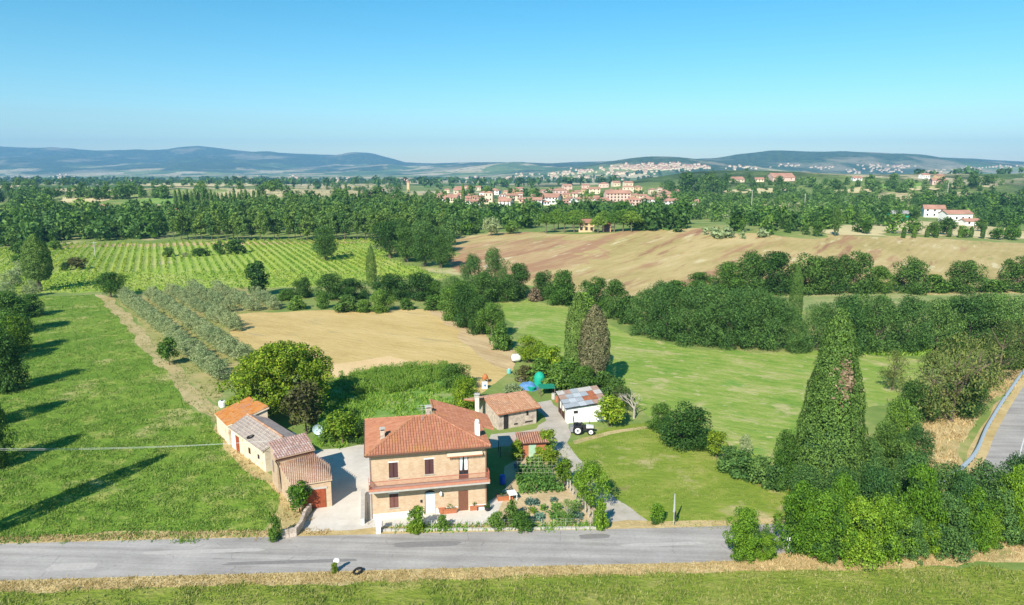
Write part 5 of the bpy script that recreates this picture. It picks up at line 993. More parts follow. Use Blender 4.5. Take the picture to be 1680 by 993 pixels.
p = atz(800, 838, 0); t = thing('plant_pot', 'dark plant pot with trailing plant at the house corner', 'pot', p); MB().lathe([(.17, 0), (.25, .1), (.28, .42), (.22, .42)], n=12).build('pot', DARKM, t); me = npmesh('plant', crown('bush', .8, .6, 0, 10, 160, .07, 3) + np.array([0, 0, .38]), 4); me.materials.append(L['dark']); link('plant', me, t)
p = atz(824.5, 794, 0); t = thing('water_barrel', 'blue plastic water barrel at the shady garden edge', 'barrel', p); MB().lathe([(.28, 0), (.33, .12), (.33, .4), (.345, .42), (.345, .48), (.33, .5), (.33, .85), (.28, .98), (.1, 1.0)], n=18).build('drum', BLUE, t); MB().lathe([(.25, 1.0), (.25, 1.05), (.05, 1.06)], n=14).build('lid', BLUE, t)
p = atz(840, 819, 0); t = thing('garden_table', 'white garden table beside the brick red planter', 'table', p, R(15)); MB().box(-.45, .45, -.6, .6, .7, .75).build('table_top', WHITE, t)
for x in (-.38, .38):
    for y in (-.5, .5): MB().box(x - .03, x + .03, y - .03, y + .03, 0, .7).build('leg', WHITE, t)
p = atz(853, 767, 0); t = thing('well_cover', 'dark flat cover over a pit in the garden soil', 'cover', p, R(5)); MB().box(-.75, .75, -.7, .7, 0, .14).build('frame', CONC, t); MB().box(-.68, .68, -.63, .63, .14, .17).build('lid', plain('slate_cover', (.06, .075, .085, 1), .15, 3, .5), t)
p = atz(524, 724, 0); t = thing('satellite_dish', 'pale teal round dish on a short post behind the driveway', 'dish', p); MB().cyl((0, 0, 0), (0, 0, 1.4), .07, n=8).build('post', PALEBLUE, t); k = MB(); N_ = 16
for i in range(3):
    r0, r1 = .7 * i / 3, .7 * (i + 1) / 3
    for j in range(N_):
        a, b = 2 * math.pi * j / N_, 2 * math.pi * (j + 1) / N_; f_ = lambda r, a: (r * math.cos(a), -.12 + .3 * (r / .7) ** 2 * -1, 1.7 + r * math.sin(a)); k.quad(f_(r0, a), f_(r1, a), f_(r1, b), f_(r0, b))
k.build('dish', PALEBLUE, t); MB().cyl((0, -.1, 1.7), (0, -.75, 1.7), .02, n=5).box(-.07, .07, -.85, -.72, 1.64, 1.76).build('receiver_arm', GREYM, t)
for x, y, s, lab in ((365, 668, .5, 'white plastic drum beside the orange roofed shed'), (488, 706, .0, '')):
    if s: p = atz(x, y, 0); t = thing('drum', lab, 'drum', p); MB().lathe([(.45, 0), (.5, .1), (.5, .8), (.42, .95), (.1, .98)], n=14).build('body', WHITE, t); MB().lathe([(.18, .98), (.18, 1.06), (.03, 1.07)], n=10).build('cap', DARKM, t)
p = atz(472, 716, 0); t = thing('tarpaulin_heap', 'white tarpaulin heap behind the brick shed', 'tarpaulin', p, R(30)); me = MB(); 
def heap(parent, name, lx, ly, h, mat, seed):
    b = MB(); n, m = 10, 8
    for j in range(m + 1):
        for i in range(n + 1):
            u, v = i / n * 2 - 1, j / m * 2 - 1; e = max(0, 1 - abs(u) ** 2.6) * max(0, 1 - abs(v) ** 2.6); b.v.append((u * lx, v * ly, h * e * (1 + .35 * noise.noise((u * 2, v * 2, seed)))))
    for j in range(m):
        for i in range(n): a = j * (n + 1) + i; b.f.append((a, a + 1, a + n + 2, a + n + 1))
    return b.build(name, mat, parent)
heap(t, 'sheet', 1.2, .8, .5, WHITE, 1)
p = atz(866, 637, 0); t = thing('blue_tarpaulin', 'blue tarpaulin over a stack behind the stone outbuilding', 'tarpaulin', p, R(-35)); heap(t, 'sheet', 1.7, 1.1, 1.0, BLUETARP, 4)
p = atz(872, 641, 0); t = thing('green_tub', 'green plastic tub beside the blue tarpaulin', 'tub', p); MB().lathe([(.4, 0), (.55, .5), (.6, .5), (.6, .56), (.5, .56)], n=14).build('tub', GREENP, t)
p = atz(885, 635, 0); t = thing('green_dome', 'green tarpaulin covered dome among the thicket bushes', 'tarpaulin', p); MB().lathe([(.85, 0), (.9, 1.3), (.86, 1.75), (.7, 2.15), (.38, 2.42), (.05, 2.5)], n=18).build('cover', GREENP, t)
p = atz(897, 648, 0); t = thing('green_canopy', 'flat green canopy on posts beside the barn', 'canopy', p, R(8)); MB().slab([(-1.25, -.8, 1.35), (1.2, -.8, 1.3), (1.25, .8, 1.5), (-1.2, .8, 1.55)], .08).build('cloth', GREENC, t)
for x in (-1.1, 1.1):
    for y in (-.7, .7): MB().box(x - .05, x + .05, y - .05, y + .05, 0, 1.38).build('post', BARK, t)
p = atz(847, 594, 0); t = thing('white_tank', 'rounded white tank at the field edge under the bright tree', 'tank', p, R(20)); k = MB(); n = 16
for j in range(9):
    u = j / 8 * 2 - 1; r = .72 * max(.05, (1 - abs(u) ** 3.5)) ** .5
    for i in range(n): a = 2 * math.pi * i / n; k.v.append((u * .95, r * math.cos(a), .8 + r * math.sin(a)))
for j in range(8):
    for i in range(n): k.f.append((j * n + i, j * n + (i + 1) % n, (j + 1) * n + (i + 1) % n, (j + 1) * n + i))
k.build('body', WHITE, t); MB().box(-.6, -.4, -.5, .5, 0, .3).box(.4, .6, -.5, .5, 0, .3).build('cradle', DARKM, t)
p = atz(795, 637, 0); t = thing('white_cabinet', 'old white appliance cabinet left of the field gate', 'cabinet', p, R(10)); MB().box(-.42, .42, -.35, .35, 0, 1.0).build('body', WHITE, t); MB().cyl((.05, -.36, .55), (.05, -.35, .55), .2, n=14).build('porthole', BLUETARP, t)
p = atz(796, 628, 0); t = thing('cement_mixer', 'orange cement mixer behind the white cabinet', 'mixer', p, R(-20)); MB().lathe([(.15, .5), (.42, .7), (.45, 1.0), (.25, 1.4), (.2, 1.4)], n=14).build('drum', ORANGE, t); MB().tube([(-.5, -.4, 0), (-.5, 0, .95), (-.5, .4, 0)], .04).tube([(.5, -.4, 0), (.5, 0, .95), (.5, .4, 0)], .04).cyl((-.5, 0, .9), (.5, 0, .9), .03).build('stand', ORANGE, t)
p = atz(835, 613, 0); t = thing('teal_drum', 'small teal drum at the thicket edge near the white tank', 'drum', p); MB().lathe([(.3, 0), (.36, .1), (.36, .7), (.28, .8), (.05, .82)], n=14).build('body', plain('teal_plastic', (.16, .45, .40, 1), .1), t); MB().lathe([(.12, .82), (.12, .88), (.03, .88)], n=8).build('cap', WHITE, t)
for i, (x, y, m, lab) in enumerate([(921, 662, BLUE, 'blue drum under the barn roof edge'), (914, 660, TERRA, 'rust coloured drum beside the blue drum under the barn roof'), (908, 655, CONC, 'grey drum left of the rusty drum at the barn')]):
    p = atz(x, y, 0); t = thing('drum', lab, 'drum', p); MB().lathe([(.3, 0), (.32, .05), (.32, .3), (.34, .32), (.32, .34), (.32, .6), (.34, .62), (.32, .64), (.32, .9), (.28, .92)], n=14).build('body', m, t); MB().cyl((.12, 0, .92), (.12, 0, .95), .05, n=8).build('cap', DARKM, t)
for i, (x, y, rot, m, lab) in enumerate([(938, 640, 10, PLASTER, 'pale scrap board pile behind the barn'), (882, 634, 40, RUSTDOOR, 'small red brown crate pile right of the blue tarpaulin'), (857, 625, 0, GREYM, 'grey scrap heap left of the blue tarpaulin')]):
    p = atz(x, y, 0); t = thing('scrap_pile', lab, 'pile', p, R(rot))
    for k in range(5): MB().box(-.8 + .1 * k, .6 + .05 * k, -.5, .4, k * .14, k * .14 + .12, R(rnd.uniform(-12, 12))).build('board', m if k % 2 else BARK, t)

# ------------------------------------------------------------------ roadside
p = atz(1105, 862, 0); t = thing('roadside_pole', 'grey roadside pole with leaf shaped top on the lawn edge', 'pole', p); MB().cyl((0, 0, 0), (0, 0, 1.4), .045).cyl((0, 0, 1.4), (0, 0, 3.3), .13, .05, 10).build('shaft', STEEL, t); MB().cyl((.1, -.1, .7), (.12, -.1, 1.5), .07, n=6).build('bracket', DARKM, t)
p = atz(1292, 907, 0); t = thing('road_marker', 'thin white road marker post with small plate by the ivy', 'marker', p); MB().cyl((0, 0, 0), (0, 0, 1.35), .045).build('post', WHITE, t); MB().box(-.16, .16, -.04, -.01, 1.2, 1.5).build('plate', WHITE, t); MB().quad(*[(.07 * math.cos(a), -.045, 1.36 + .07 * math.sin(a)) for a in [i * math.pi / 5 for i in range(10)]]).build('reflector', plain('blue_reflector', (.05, .12, .35, 1), .05), t)
p = atz(553, 938, 0); t = thing('road_mirror', 'white backed round road mirror on a weedy post at the near verge', 'mirror', p, R(10)); MB().cyl((0, 0, 0), (0, 0, 1.0), .05).build('post', STEEL, t); k = MB().lathe([(.03, .09), (.16, .08), (.25, .035), (.27, 0)], n=18)
k.v = [(x, -z, y + 1.0) for x, y, z in k.v]; k.build('disc', WHITE, t)
tree('shrub', 549, 940, 924, 13, 'yellow', 'small weedy shrub around the mirror post'); 
p = atz(587, 939, 0); t = thing('tyre', 'black tyre lying in the dry grass of the near verge', 'tyre', (p.x, p.y, .12), R(30)); link('tyre_ring', TYRE, t)
# guardrail on the outer side of the bend
gr_ = thing('guardrail', 'galvanised double beam guardrail on the left of the bend', 'guardrail', (0, 0, 0))
i0 = min(range(len(RS)), key=lambda i: (RS[i] - Vector((52, 70))).length); i1 = min(range(len(RS)), key=lambda i: (RS[i] - Vector((100, 122))).length)
line = offs(RS[i0 - 2:i1 + 3], 4.1); dense = spline(line, 6)
for q in range(0, len(dense), 5):
    c = dense[q]; MB().box(c.x - .07, c.x + .07, c.y - .07, c.y + .07, 0, .8).build('post', DARKM, gr_)
for z0 in (.52,):
    pr = [(-.06, z0 - .24), (.07, z0 - .12), (-.05, z0), (.07, z0 + .12), (-.06, z0 + .24)]
    for q in range(0, len(dense) - 5, 5):
        b = MB()
        for k in range(5):
            A_, B_ = dense[q + k], dense[q + k + 1]; ta, tb = (dense[min(q + k + 1, len(dense) - 1)] - dense[max(q + k - 1, 0)]).normalized(), (dense[min(q + k + 2, len(dense) - 1)] - dense[q + k]).normalized()
            for s in range(4):
                f_ = lambda p, t, e: (p.x + t.y * (.13 + e[0]), p.y - t.x * (.13 + e[0]), e[1] + .1)
                b.quad(f_(A_, ta, pr[s]), f_(B_, tb, pr[s]), f_(B_, tb, pr[s + 1]), f_(A_, ta, pr[s + 1]))
        b.build('beam', STEEL, gr_)
        A_, B_ = dense[q], dense[q + 5]; MB().tube([(c.x, c.y, .84) for c in dense[q:q + 6]], .11, 6).build('top_rail', STEEL, gr_)
# edge and centre lines on the bend
LM = plain('worn_white_paint', (.62, .61, .58, 1), .12, 2, stain=((.3, .28, .26, 1), .9, .58))
def stripe(d, a, b, wd, lab):
    l1, l2 = offs(RS[a:b], d), offs(RS[a:b], d + wd); k = MB()
    for i in range(len(l1) - 1): k.quad((*l1[i], H(*l1[i]) + .006), (*l1[i + 1], H(*l1[i + 1]) + .006), (*l2[i + 1], H(*l2[i + 1]) + .006), (*l2[i], H(*l2[i]) + .006))
    tag(k.build('road_line', LM), lab, kind='structure')
stripe(-.06, i0 - 6, i1 + 6, .12, 'worn white centre line on the bend of the road')
# mended patches in the asphalt
PM = plain('mended_asphalt', (.225, .205, .19, 1), .12, 2.5, .9); PM2 = plain('pale_mended_asphalt', (.44, .40, .36, 1), .1, 2.5, .9)
for i, (x, y, lx, ly, m) in enumerate([(975, 880, 1.5, .45, PM), (330, 905, 5.5, .35, PM2), (700, 893, 3.2, .5, PM), (120, 930, 2.2, .6, PM2), (1090, 893, 4.0, .3, PM2), (480, 922, 6.0, .28, PM)]):
    c = atz(x, y, 0); a = math.atan2(1.5, 25) if x > 300 else math.atan2(2.5, 44); P = []
    for k in range(18):
        t = 2 * math.pi * k / 18; u, v = math.cos(t), math.sin(t); s_ = (abs(u) ** 5 + abs(v) ** 5) ** -.2 * rnd.uniform(.88, 1.05); u, v = u * s_ * lx, v * s_ * ly; P.append((c.x + u * math.cos(a) - v * math.sin(a), c.y + u * math.sin(a) + v * math.cos(a), .004))
    tag(MB().quad(*P).build('road_patch', m), 'mended patch in the road asphalt', kind='structure')
# overhead cable and its poles
pa = Vector((-62, 66, 0)); pole = thing('utility_pole', 'wooden utility pole outside the left edge carrying the cable', 'pole', pa); MB().cyl((0, 0, 0), (0, 0, 7.2), .14, .1, 8).build('shaft', BARK, pole); MB().box(-.5, .5, -.05, .05, 6.6, 6.72).build('crossarm', BARK, pole)
A_, B_ = Vector((-62, 66, 6.65)), Vector((-26.2, 73.1, 4.6)); 
for i, dz in enumerate((0, .22)):
    P = [A_.lerp(B_, k / 14) + Vector((0, 0, dz * (1 - k / 16) - 4 * .55 * (k / 14) * (1 - k / 14))) for k in range(15)]
    t = MB().tube(P, .011, 5).build('cable', plain('pale_cable', (.6, .6, .6, 1), .05)); tag(t, ['lower', 'upper'][i] + ' thin cable strung over the meadow to the brick shed', 'cable')
for i, (x, y, top, lab) in enumerate([(157, 425, 396, 'thin grey utility pole in the vineyard'), (798, 470, 434, 'thin pale utility pole among the stream trees'), (1232, 352, 312, 'pale utility pole among trees right of the town'), (1319, 352, 318, 'short pale utility pole right of the taller one'), (1553, 330, 300, 'thin utility pole on the wooded rise at right')]):
    p = G(x, y); t = thing('utility_pole', lab, 'pole', p); h = topz(p, top) - p.z; r = .1 + p.y * .0003; MB().cyl((0, 0, 0), (0, 0, h), r, r * .7, 7).build('shaft', CONC, t); MB().box(-.9, .9, -.06, .06, h - .6, h - .48).build('crossarm', STEEL, t)

# ------------------------------------------------------------------ far woods (stuff) and far trees
def wood(name, label, polypx, dens, kinds, hr, seed, world=None):
    """woodland mass: kinds = [(proto, material index)], all crowns merged in one mesh of leaf sprays"""
    rg = np.random.default_rng(seed); poly = world or wpoly(polypx); P = np.array(poly); x0, y0 = P.min(0); x1, y1 = P.max(0); n = int((x1 - x0) * (y1 - y0) * dens)
    n = min(n, 6000); X = rg.uniform(x0, x1, n); Y = rg.uniform(y0, y1, n); ok = inpoly(X, Y, poly) & (np.abs(X) < Y * .85 + 30); X, Y = X[ok], Y[ok]
    for j, (kind, mat) in enumerate(kinds):
        sel = rg.integers(0, len(kinds), len(X)) == j if len(kinds) > 1 else np.ones(len(X), bool); VV = []
        for x, y in zip(X[sel], Y[sel]):
            V, w0, h0 = FARV[kind][int(rg.integers(0, 4))]; h = rg.uniform(hr[0] * .62, hr[1] * 1.12); wd = h * rg.uniform(.8, 1.25) * w0 / h0; a = rg.uniform(0, 6.28); c, s = math.cos(a), math.sin(a)
            Q = V * (wd / w0, wd / w0, h / h0); VV.append(np.column_stack([Q[:, 0] * c - Q[:, 1] * s + x, Q[:, 0] * s + Q[:, 1] * c + y, Q[:, 2] + H(x, y) - .3]))
        if VV: me = npmesh(name, np.concatenate(VV), 4); me.materials.append(L[mat]); tag(link(name, me), label if j == 0 else label + ', ' + ['', 'lighter trees mixed in', 'palest trees mixed in', 'other trees mixed in'][j], kind='stuff')
FARV = {'round': [(crown('round', 8, 8, .05, 18, 240, .68, 900 + i, .2), 8, 8) for i in range(4)], 'poplar': [(crown('poplar', 6, 15, .2, 22, 280, .68, 920 + i, .2), 6, 15) for i in range(4)], 'tiny': [(crown('round', 8, 7, .0, 6, 34, 1.9, 940 + i, .3), 8, 7) for i in range(4)], 'olive': [(crown('round', 5, 4, .1, 8, 70, .75, 960 + i, .26), 5, 4) for i in range(4)]}
D2 = [('round', 'dark'), ('round', 'locust'), ('round', 'mid')]
wood('woodland', 'dark wooded belt beyond the vineyard at left', [(-260, 372), (60, 371), (270, 374), (280, 392), (100, 399), (60, 408), (-60, 412), (-260, 416)], .016, D2, (7, 11), 31)
wood('woodland', 'dark woods behind the left hand belt', [(-300, 342), (150, 350), (280, 358), (280, 374), (-300, 372)], .008, D2, (8, 12), 32)
wood('woodland', 'wooded rise above the poplars', [(300, 357), (560, 352), (700, 340), (760, 352), (745, 380), (740, 390), (288, 390)], .02, [('poplar', 'poplar'), ('poplar', 'locust')], (11, 14.5), 33)
wood('woodland', 'dark wooded hill left of the town', [(430, 338), (660, 330), (700, 338), (700, 350), (560, 352), (440, 350)], .008, D2, (8, 13), 34)
wood('woodland', 'thin far wood left behind the white house', [(-300, 318), (280, 317), (290, 326), (120, 330), (-300, 338)], .0042, D2, (6, 11), 35)
wood('woodland', 'trees between poplars and the brown field', [(700, 362), (880, 364), (880, 379), (800, 380), (745, 392), (700, 392)], .012, D2, (7, 11), 36)
wood('woodland', 'dark trees behind the stone pines', [(760, 352), (880, 348), (1100, 350), (1140, 366), (1040, 372), (880, 368), (770, 362)], .009, D2, (7, 11), 37)
wood('woodland', 'dark trees right of the stone pines', [(1035, 368), (1130, 366), (1135, 382), (1040, 380)], .014, D2, (8, 11), 38)
wood('woodland', 'trees and gardens along the top of the brown field at right', [(1180, 368), (1480, 366), (1480, 384), (1290, 388), (1200, 380)], .010, D2, (5, 9), 39)
wood('woodland', 'scattered woods on the right hand slope', [(1100, 325), (1380, 318), (1500, 335), (1500, 356), (1300, 366), (1130, 362), (1100, 345)], .0085, D2, (4, 9), 40)
wood('woodland', 'dense woods at the right edge', [(1600, 330), (1850, 320), (1850, 372), (1620, 366), (1500, 345), (1500, 330)], .010, D2, (5, 11), 41)
wood('woodland', 'woods along the right hand skyline ridge', [(1080, 304), (1200, 297), (1420, 300), (1850, 300), (1850, 322), (1400, 318), (1090, 322)], .0042, D2, (5, 11), 42)
wood('olive_plantation', 'pale olive plantation above the brown field', [(1132, 386), (1255, 384), (1262, 392), (1140, 393)], .04, [('olive', 'olive')], (3.4, 4.2), 43)
wood('olive_plantation', 'pale olive plantation beside the green shed', [(1180, 352), (1440, 350), (1445, 358), (1190, 362)], .01, [('olive', 'olive')], (4, 5), 44)
wood('woodland', 'bushy trees left of the white farmhouse at right', [(1400, 345), (1505, 345), (1505, 354), (1400, 362)], .006, D2, (3, 7), 47)
wood('woodland', 'bushy trees right of the white farmhouse', [(1618, 345), (1720, 345), (1720, 390), (1622, 384)], .006, D2, (3, 7), 49)
wood('woodland', 'hedgerow trees on the fields left of the town', [(-200, 300), (640, 300), (660, 322), (300, 334), (-200, 334)], .00035, D2, (5, 10), 48)
wood('town_trees', 'dark trees among the houses of the town', [(690, 322), (900, 318), (1110, 318), (1110, 346), (880, 352), (700, 340)], .0014, D2, (5, 9), 45)
wood('valley_trees', 'trees dotted over the valley floor beyond the town', None, .00022, [('tiny', 'dark'), ('tiny', 'locust')], (9, 15), 46, world=[(-1500, 1250), (1500, 1250), (3200, 3600), (-3200, 3600)])
# front row of poplars, individually
pk = []
for i in range(40):
    x = 288 + i * 11.5 + rnd.uniform(-4, 4); pk.append(('poplar', x, 395 + rnd.uniform(-2.5, 1), 350 + rnd.uniform(-6, 6) - 3 * (i % 3 == 0), rnd.uniform(17, 25), rnd.choice(['poplar', 'poplar', 'locust'])))
belt(pk, 'tall pale trunked poplar', 'in the front row beyond the vineyard', 'poplars beyond the vineyard')
belt([('cypress_far', 290 + i * 6.4 + rnd.uniform(-1, 1), 350 + rnd.uniform(-1, 1), 312 + rnd.uniform(-5, 5), 6.5, 'cypress') for i in range(24)], 'dark narrow cypress', 'in the cypress row above the poplars', 'cypress row above the poplars')
belt([('cypress_far', bx, by, top, wd, 'cypress') for bx, by, top, wd in [(228, 352, 330, 7), (248, 350, 326, 7), (284, 358, 334, 7), (568, 330, 302, 5), (760, 345, 300, 6), (590, 335, 306, 5)]], 'lone dark cypress', 'among the far trees left of the town', 'lone cypresses left of the town')
belt([('pine', bx, by, top, wd, 'pine') for bx, by, top, wd in [(896, 383, 350, 36), (909, 378, 345, 32), (926, 382, 350, 32), (942, 382, 352, 30), (955, 375, 344, 32), (981, 383, 355, 30), (1008, 381, 347, 36), (1022, 380, 344, 36), (1036, 381, 347, 34), (990, 375, 346, 32), (940, 375, 345, 30), (916, 376, 344, 30)]], 'umbrella shaped stone pine', 'around the ochre villa', 'stone pines around the villa')
belt([('round_far', x, y, t_, w_, m) for x, y, t_, w_, m in [(1370, 388, 340, 14, 'poplar'), (1498, 384, 360, 28, 'mid'), (1530, 388, 366, 24, 'dark'), (1552, 386, 358, 34, 'dark'), (1580, 390, 372, 22, 'mid'), (1635, 393, 376, 26, 'mid'), (1660, 394, 374, 24, 'mid'), (1420, 384, 362, 22, 'mid'), (1400, 366, 338, 22, 'dark'), (1330, 372, 350, 26, 'dark'), (1290, 376, 352, 28, 'dark'), (1340, 388, 364, 24, 'mid'), (1610, 380, 360, 24, 'dark'), (1497, 362, 345, 24, 'dark')]], 'round tree', 'around the white farmhouse and field edge at right', 'trees around the white farmhouse')
belt([('cypress_far', 1480 + i * 19 + rnd.uniform(-3, 3), 390 + rnd.uniform(-1, 2), 372 + rnd.uniform(-4, 3), 7, 'mid') for i in range(11)], 'small columnar tree', 'in the row above the brown field at right', 'columnar trees above the brown field')
tree('round_far', 1128, 318, 284, 34, 'dark', 'dark tree on the left end of the right hand ridge'); tree('round_far', 1165, 316, 285, 30, 'dark', 'big dark tree crowning the right hand ridge'); tree('round_far', 1595, 310, 283, 20, 'dark', 'dark tree standing out on the skyline ridge at right')

# ------------------------------------------------------------------ far buildings
def fhouse(px, py, wpx, hpx, wall, label, roof=TILEFAR, depth=.8, group=None, wins=(3, 2), cat='house', name='far_house', rz=None, hip=False, p=None):
    p = p or G(px, py); m = mpp(p); w_, h = wpx * m, hpx * m; d = w_ * depth; t = thing(name, label, cat, p, rnd.uniform(-.3, .3) if rz is None else rz, group); rh = min(w_, d) * .24
    x, y = w_ / 2, d / 2
    MB().prism([(-x, -y), (x, -y), (x, y), (-x, y)], -2.0, h).build('wall', wall, t); o = .5
    if hip: r = MB(); a = x - min(x, y); A_ = [(-x - o, -y - o, h), (x + o, -y - o, h), (x + o, y + o, h), (-x - o, y + o, h)]; e0, e1 = (-a - .01, 0, h + rh), (a + .01, 0, h + rh); r.quad(A_[0], A_[1], e1, e0).quad(A_[2], A_[3], e0, e1).quad(A_[1], A_[2], e1).quad(A_[3], A_[0], e0)
    else: r = MB().slab([(-x - o, -y - o, h - .1), (x + o, -y - o, h - .1), (x + o, 0, h + rh), (-x - o, 0, h + rh)], .3).slab([(x + o, y + o, h - .1), (-x - o, y + o, h - .1), (-x - o, 0, h + rh), (x + o, 0, h + rh)], .3); MB().quad((-x, -y, h), (-x, 0, h + rh - .3), (-x, y, h)).quad((x, -y, h), (x, y, h), (x, 0, h + rh - .3)).build('gable', wall, t)
    r.build('roof', roof, t)
    if wins:
        nx_, nz = wins; k = MB().box(-.55, .55, -.05, .04, 0, 1.5); me = FW
        for j in range(nz):
            for i in range(nx_): link('window', me, t, loc=(-x + w_ * (i + .5) / nx_ - 0, -y, h * (j + .35) / nz))
    return t
k = MB().box(-.6, .6, -.06, .04, 0, 1.5); FW = k.mesh('window'); FW.materials.append(DARKW)
VIL = FARW[3]
fhouse(962, 380, 25, 16, VIL, 'ochre stone villa with two storeys among the stone pines', cat='villa', name='villa', rz=-.1, roof=TILEFAR2, wins=(3, 2)); v2 = fhouse(995, 380.5, 13, 15, plain('far_brick', (.48, .27, .16, 1), .1, .2, bump=0), 'brick chapel like wing with tall dark arch among the stone pines', cat='villa', name='villa_wing', rz=-.05, wins=None, depth=1.2, roof=TILEFAR2)
k = MB(); k.quad(*([(-1.3, -3.75, 0), (1.3, -3.75, 0)] + [(1.3 * math.cos(a), -3.75, 3.0 + 1.3 * math.sin(a)) for a in [i * math.pi / 8 for i in range(9)]])); mvw = 13 * mpp(G(995, 380.5)) * 1.2 / 2
k.v = [(x, -mvw - .05, z) for x, y, z in k.v]; k.build('arch', DARKW, v2)
fhouse(1530, 356, 30, 14, FARW[0], 'white farmhouse block, left and taller part of the farm at right', rz=-.35, wins=(3, 2)); fhouse(1566, 364, 44, 14, FARW[0], 'long white farmhouse with red roof at right', rz=.1, wins=(4, 1), depth=.5); fhouse(1590, 370, 26, 8, FARW[0], 'low white annex at the right end of the farmhouse', rz=.1, wins=(2, 1), depth=.6)
gsx = fhouse(1472, 361, 30, 11, GREENP, 'green sided farm shed left of the white farmhouse', rz=.0, roof=plain('far_grey_roof', (.33, .31, .29, 1), .1), wins=None, depth=.6, cat='shed', name='green_shed')
fhouse(167, 351, 24, 11, FARW[0], 'white far house among trees on the left', wins=(3, 2)); fhouse(300, 354, 32, 6, FARW[1], 'long barn with broad red brown roof below the cypress row', wins=None, depth=.9, cat='barn', name='far_barn', roof=TILEFAR2, rz=-.2); fhouse(291, 346, 10, 9, FARW[1], 'narrow cream house behind the long red brown barn', wins=(1, 2)); fhouse(35, 354, 30, 5, FARW[3], 'low brown roofed farm building at the far left', wins=None, roof=TILEFAR2)
for i, (x, y, w_, h, c) in enumerate([(1208, 299, 20, 5, 1), (1280, 296, 36, 5, 2), (1516, 293, 13, 6, 0), (1538, 303, 20, 7, 2), (1540, 293, 12, 5, 3), (1405, 296, 14, 4, 0), (1245, 298, 14, 4, 1), (1135, 336, 20, 5, 0), (1238, 348, 14, 4, 0), (1160, 299, 12, 4, 0)]): fhouse(x, y, w_, h, FARW[c], ['long cream house', 'long low pink building', 'small white house', 'pink roofed cottage', 'ochre cottage', 'tiny white house', 'small cream house', 'low white shed', 'tiny white shed', 'pale little house'][i] + ' on the right hand ridge' + ['', '', ' by the big skyline tree', ' below the skyline', ' beside the small white house', ' mid ridge', ' between two longer houses', ' near the town edge', ' near the utility poles', ' at the ridge left end'][i], wins=(3, 1))
# the town: rows of hand placed blocks, then fill
TOWN = [(742, 331, 32, 8, 1), (735, 330, 24, 9, 3), (765, 332, 22, 8, 1), (785, 333, 20, 8, 2), (803, 331, 20, 16, 1), (812, 320, 26, 8, 0), (778, 337, 26, 7, 0), (830, 337, 30, 8, 0), (842, 329, 30, 9, 1), (860, 333, 26, 7, 2), (878, 336, 34, 9, 0), (850, 320, 34, 6, 3), (882, 324, 30, 8, 2), (905, 334, 40, 12, 0), (918, 325, 30, 14, 2), (942, 326, 26, 9, 1), (950, 336, 16, 10, 0), (966, 333, 30, 8, 1), (986, 337, 34, 9, 0), (975, 318, 28, 9, 1), (1000, 330, 18, 9, 0), (1010, 323, 22, 9, 1), (1030, 318, 28, 12, 1), (1046, 316, 18, 10, 3), (1038, 337, 40, 10, 2), (1062, 337, 36, 11, 0), (1078, 338, 24, 12, 0), (1096, 340, 30, 12, 0), (1054, 329, 20, 9, 1), (1108, 336, 14, 9, 0), (990, 308, 24, 7, 2), (1010, 306, 18, 7, 1), (1030, 306, 22, 7, 1), (930, 313, 22, 9, 2), (960, 310, 18, 7, 2), (1080, 345, 20, 7, 2), (724, 326, 24, 7, 3)]
WN = ['white', 'cream', 'pink', 'ochre']
for x, y, w_, h, c in TOWN:
    c2 = c; fhouse(x, y, w_ * .66, h * .9, FARW[c], f'{WN[c]} walled house with terracotta roof in the distant town', group=f'{WN[c]} houses of the distant town', wins=(max(2, int(w_ / 8)), 2 if h > 7 else 1), hip=rnd.random() < .5, depth=rnd.uniform(.6, 1))
placed = [(x, y) for x, y, *_ in TOWN]
tries = 0
while len(placed) < 104 and tries < 3000:
    tries += 1; x = rnd.uniform(716, 1112); y = rnd.uniform(316, 340) - (4 if x < 800 else 0)
    if x < 880 and y > 338: continue
    if min(abs(x - a) * .4 + abs(y - b) * 1.6 for a, b in placed) < 5: continue
    placed.append((x, y)); c = rnd.choice([0, 0, 1, 1, 2, 3]); w_ = rnd.uniform(7, 12); fhouse(x, y, w_, rnd.uniform(5, 8), FARW[c], f'{WN[c]} walled house with terracotta roof in the distant town', group=f'{WN[c]} houses of the distant town', wins=(2, 1 if w_ < 12 else 2), hip=rnd.random() < .4, depth=rnd.uniform(.7, 1))
for c in WN:
    hs_ = sorted([o for o in bpy.data.objects if o.get('group') == f'{c} houses of the distant town'], key=lambda o: o.location.x / o.location.y)
    for i, o in enumerate(hs_): o['label'] = f'{c} walled house in the distant town, {ORD[i]} from the left among the {c} ones'
ap = fhouse(1012, 336, 40, 19, FARW[2], 'large pale pink apartment block in the middle of the town', cat='apartment block', name='apartment_block', wins=(7, 4), rz=.1, depth=.5)
tw = thing('church_tower', 'slim brick tower rising left of the town', 'tower', G(670, 316)); mt = mpp(G(670, 316)); MB().box(-2 * mt, 2 * mt, -2 * mt, 2 * mt, -1, 16 * mt).build('shaft', FARW[3], tw); MB().lathe([(2.9 * mt, 16 * mt), (.1, 20 * mt)], n=4).build('spire', TILEFAR, tw)
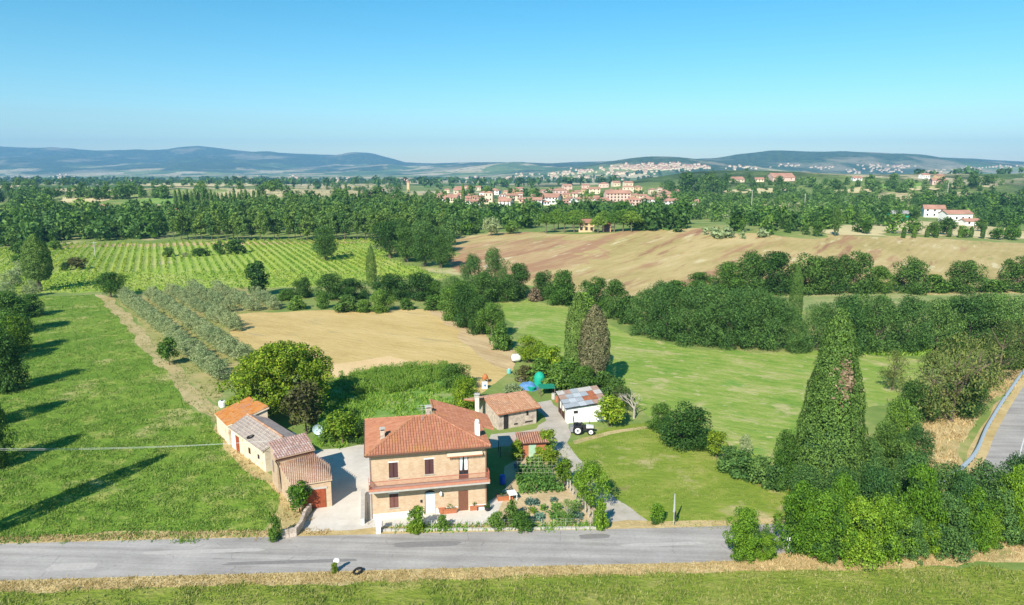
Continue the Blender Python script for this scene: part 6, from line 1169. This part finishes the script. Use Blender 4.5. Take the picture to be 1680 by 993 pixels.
# hilltop town and villages kilometres away: uncountable dots of houses
def village(name, label, pts_, n, size, seed):
    rg = random.Random(seed); bw, br = MB(), MB()
    for _ in range(n):
        x, y = pts_[rg.randrange(len(pts_))]; p = G(x + rg.gauss(0, 12), y + rg.gauss(0, 1.7)); a = rg.uniform(.6, 1.4) * size; b = a * rg.uniform(.6, 1); h = size * rg.uniform(.35, .8)
        bw.box(p.x - a / 2, p.x + a / 2, p.y - b / 2, p.y + b / 2, p.z - 6, p.z + h); X0, X1, Y0, Y1, z = p.x - a / 2 - .6, p.x + a / 2 + .6, p.y - b / 2 - .6, p.y + b / 2 + .6, p.z + h
        br.quad((X0, Y0, z), (X1, Y0, z), (X1, p.y, z + b * .22), (X0, p.y, z + b * .22)).quad((X1, Y1, z), (X0, Y1, z), (X0, p.y, z + b * .22), (X1, p.y, z + b * .22))
    tag(bw.build(name + '_walls', FARW[1]), label + ', pale walls', kind='stuff'); tag(br.build(name + '_roofs', TILEFAR), label + ', roofs', kind='stuff')
village('hilltop_town', 'distant hilltop town on the right of the valley', [(1070, 273), (1080, 271), (1040, 274), (1050, 278), (1085, 277), (1030, 276), (1100, 272), (1000, 279), (960, 282), (930, 285), (1110, 278), (1060, 283), (1020, 286), (1130, 274), (1150, 276)], 330, 12, 1)
village('valley_village', 'scattered villages on the valley floor', [(780, 293), (830, 294), (900, 292), (960, 293), (1010, 294), (740, 297), (660, 297), (480, 293), (400, 294), (560, 296), (100, 290), (40, 294), (200, 297), (860, 288), (920, 288), (1440, 278), (1460, 281), (1600, 277), (1400, 282), (1430, 272), (1480, 274), (1350, 276), (1540, 280), (1640, 274), (1220, 276), (1290, 272)], 420, 10, 2)

# ------------------------------------------------------------------ air
hz = MB(); hz.box(-15200, 15200, -400, 11300, -120, 480); hm = bpy.data.materials.new('haze_air'); hm.use_nodes = True; nt = hm.node_tree; nt.nodes.clear()
pv = nt.nodes.new('ShaderNodeVolumePrincipled'); pv.inputs['Color'].default_value = (.28, .62, 1, 1); pv.inputs['Density'].default_value = 0.0001; pv.inputs['Anisotropy'].default_value = .0
om = nt.nodes.new('ShaderNodeOutputMaterial'); nt.links.new(pv.outputs[0], om.inputs['Volume'])
tag(hz.build('haze', hm), 'thin blue summer haze over the valley', kind='stuff')
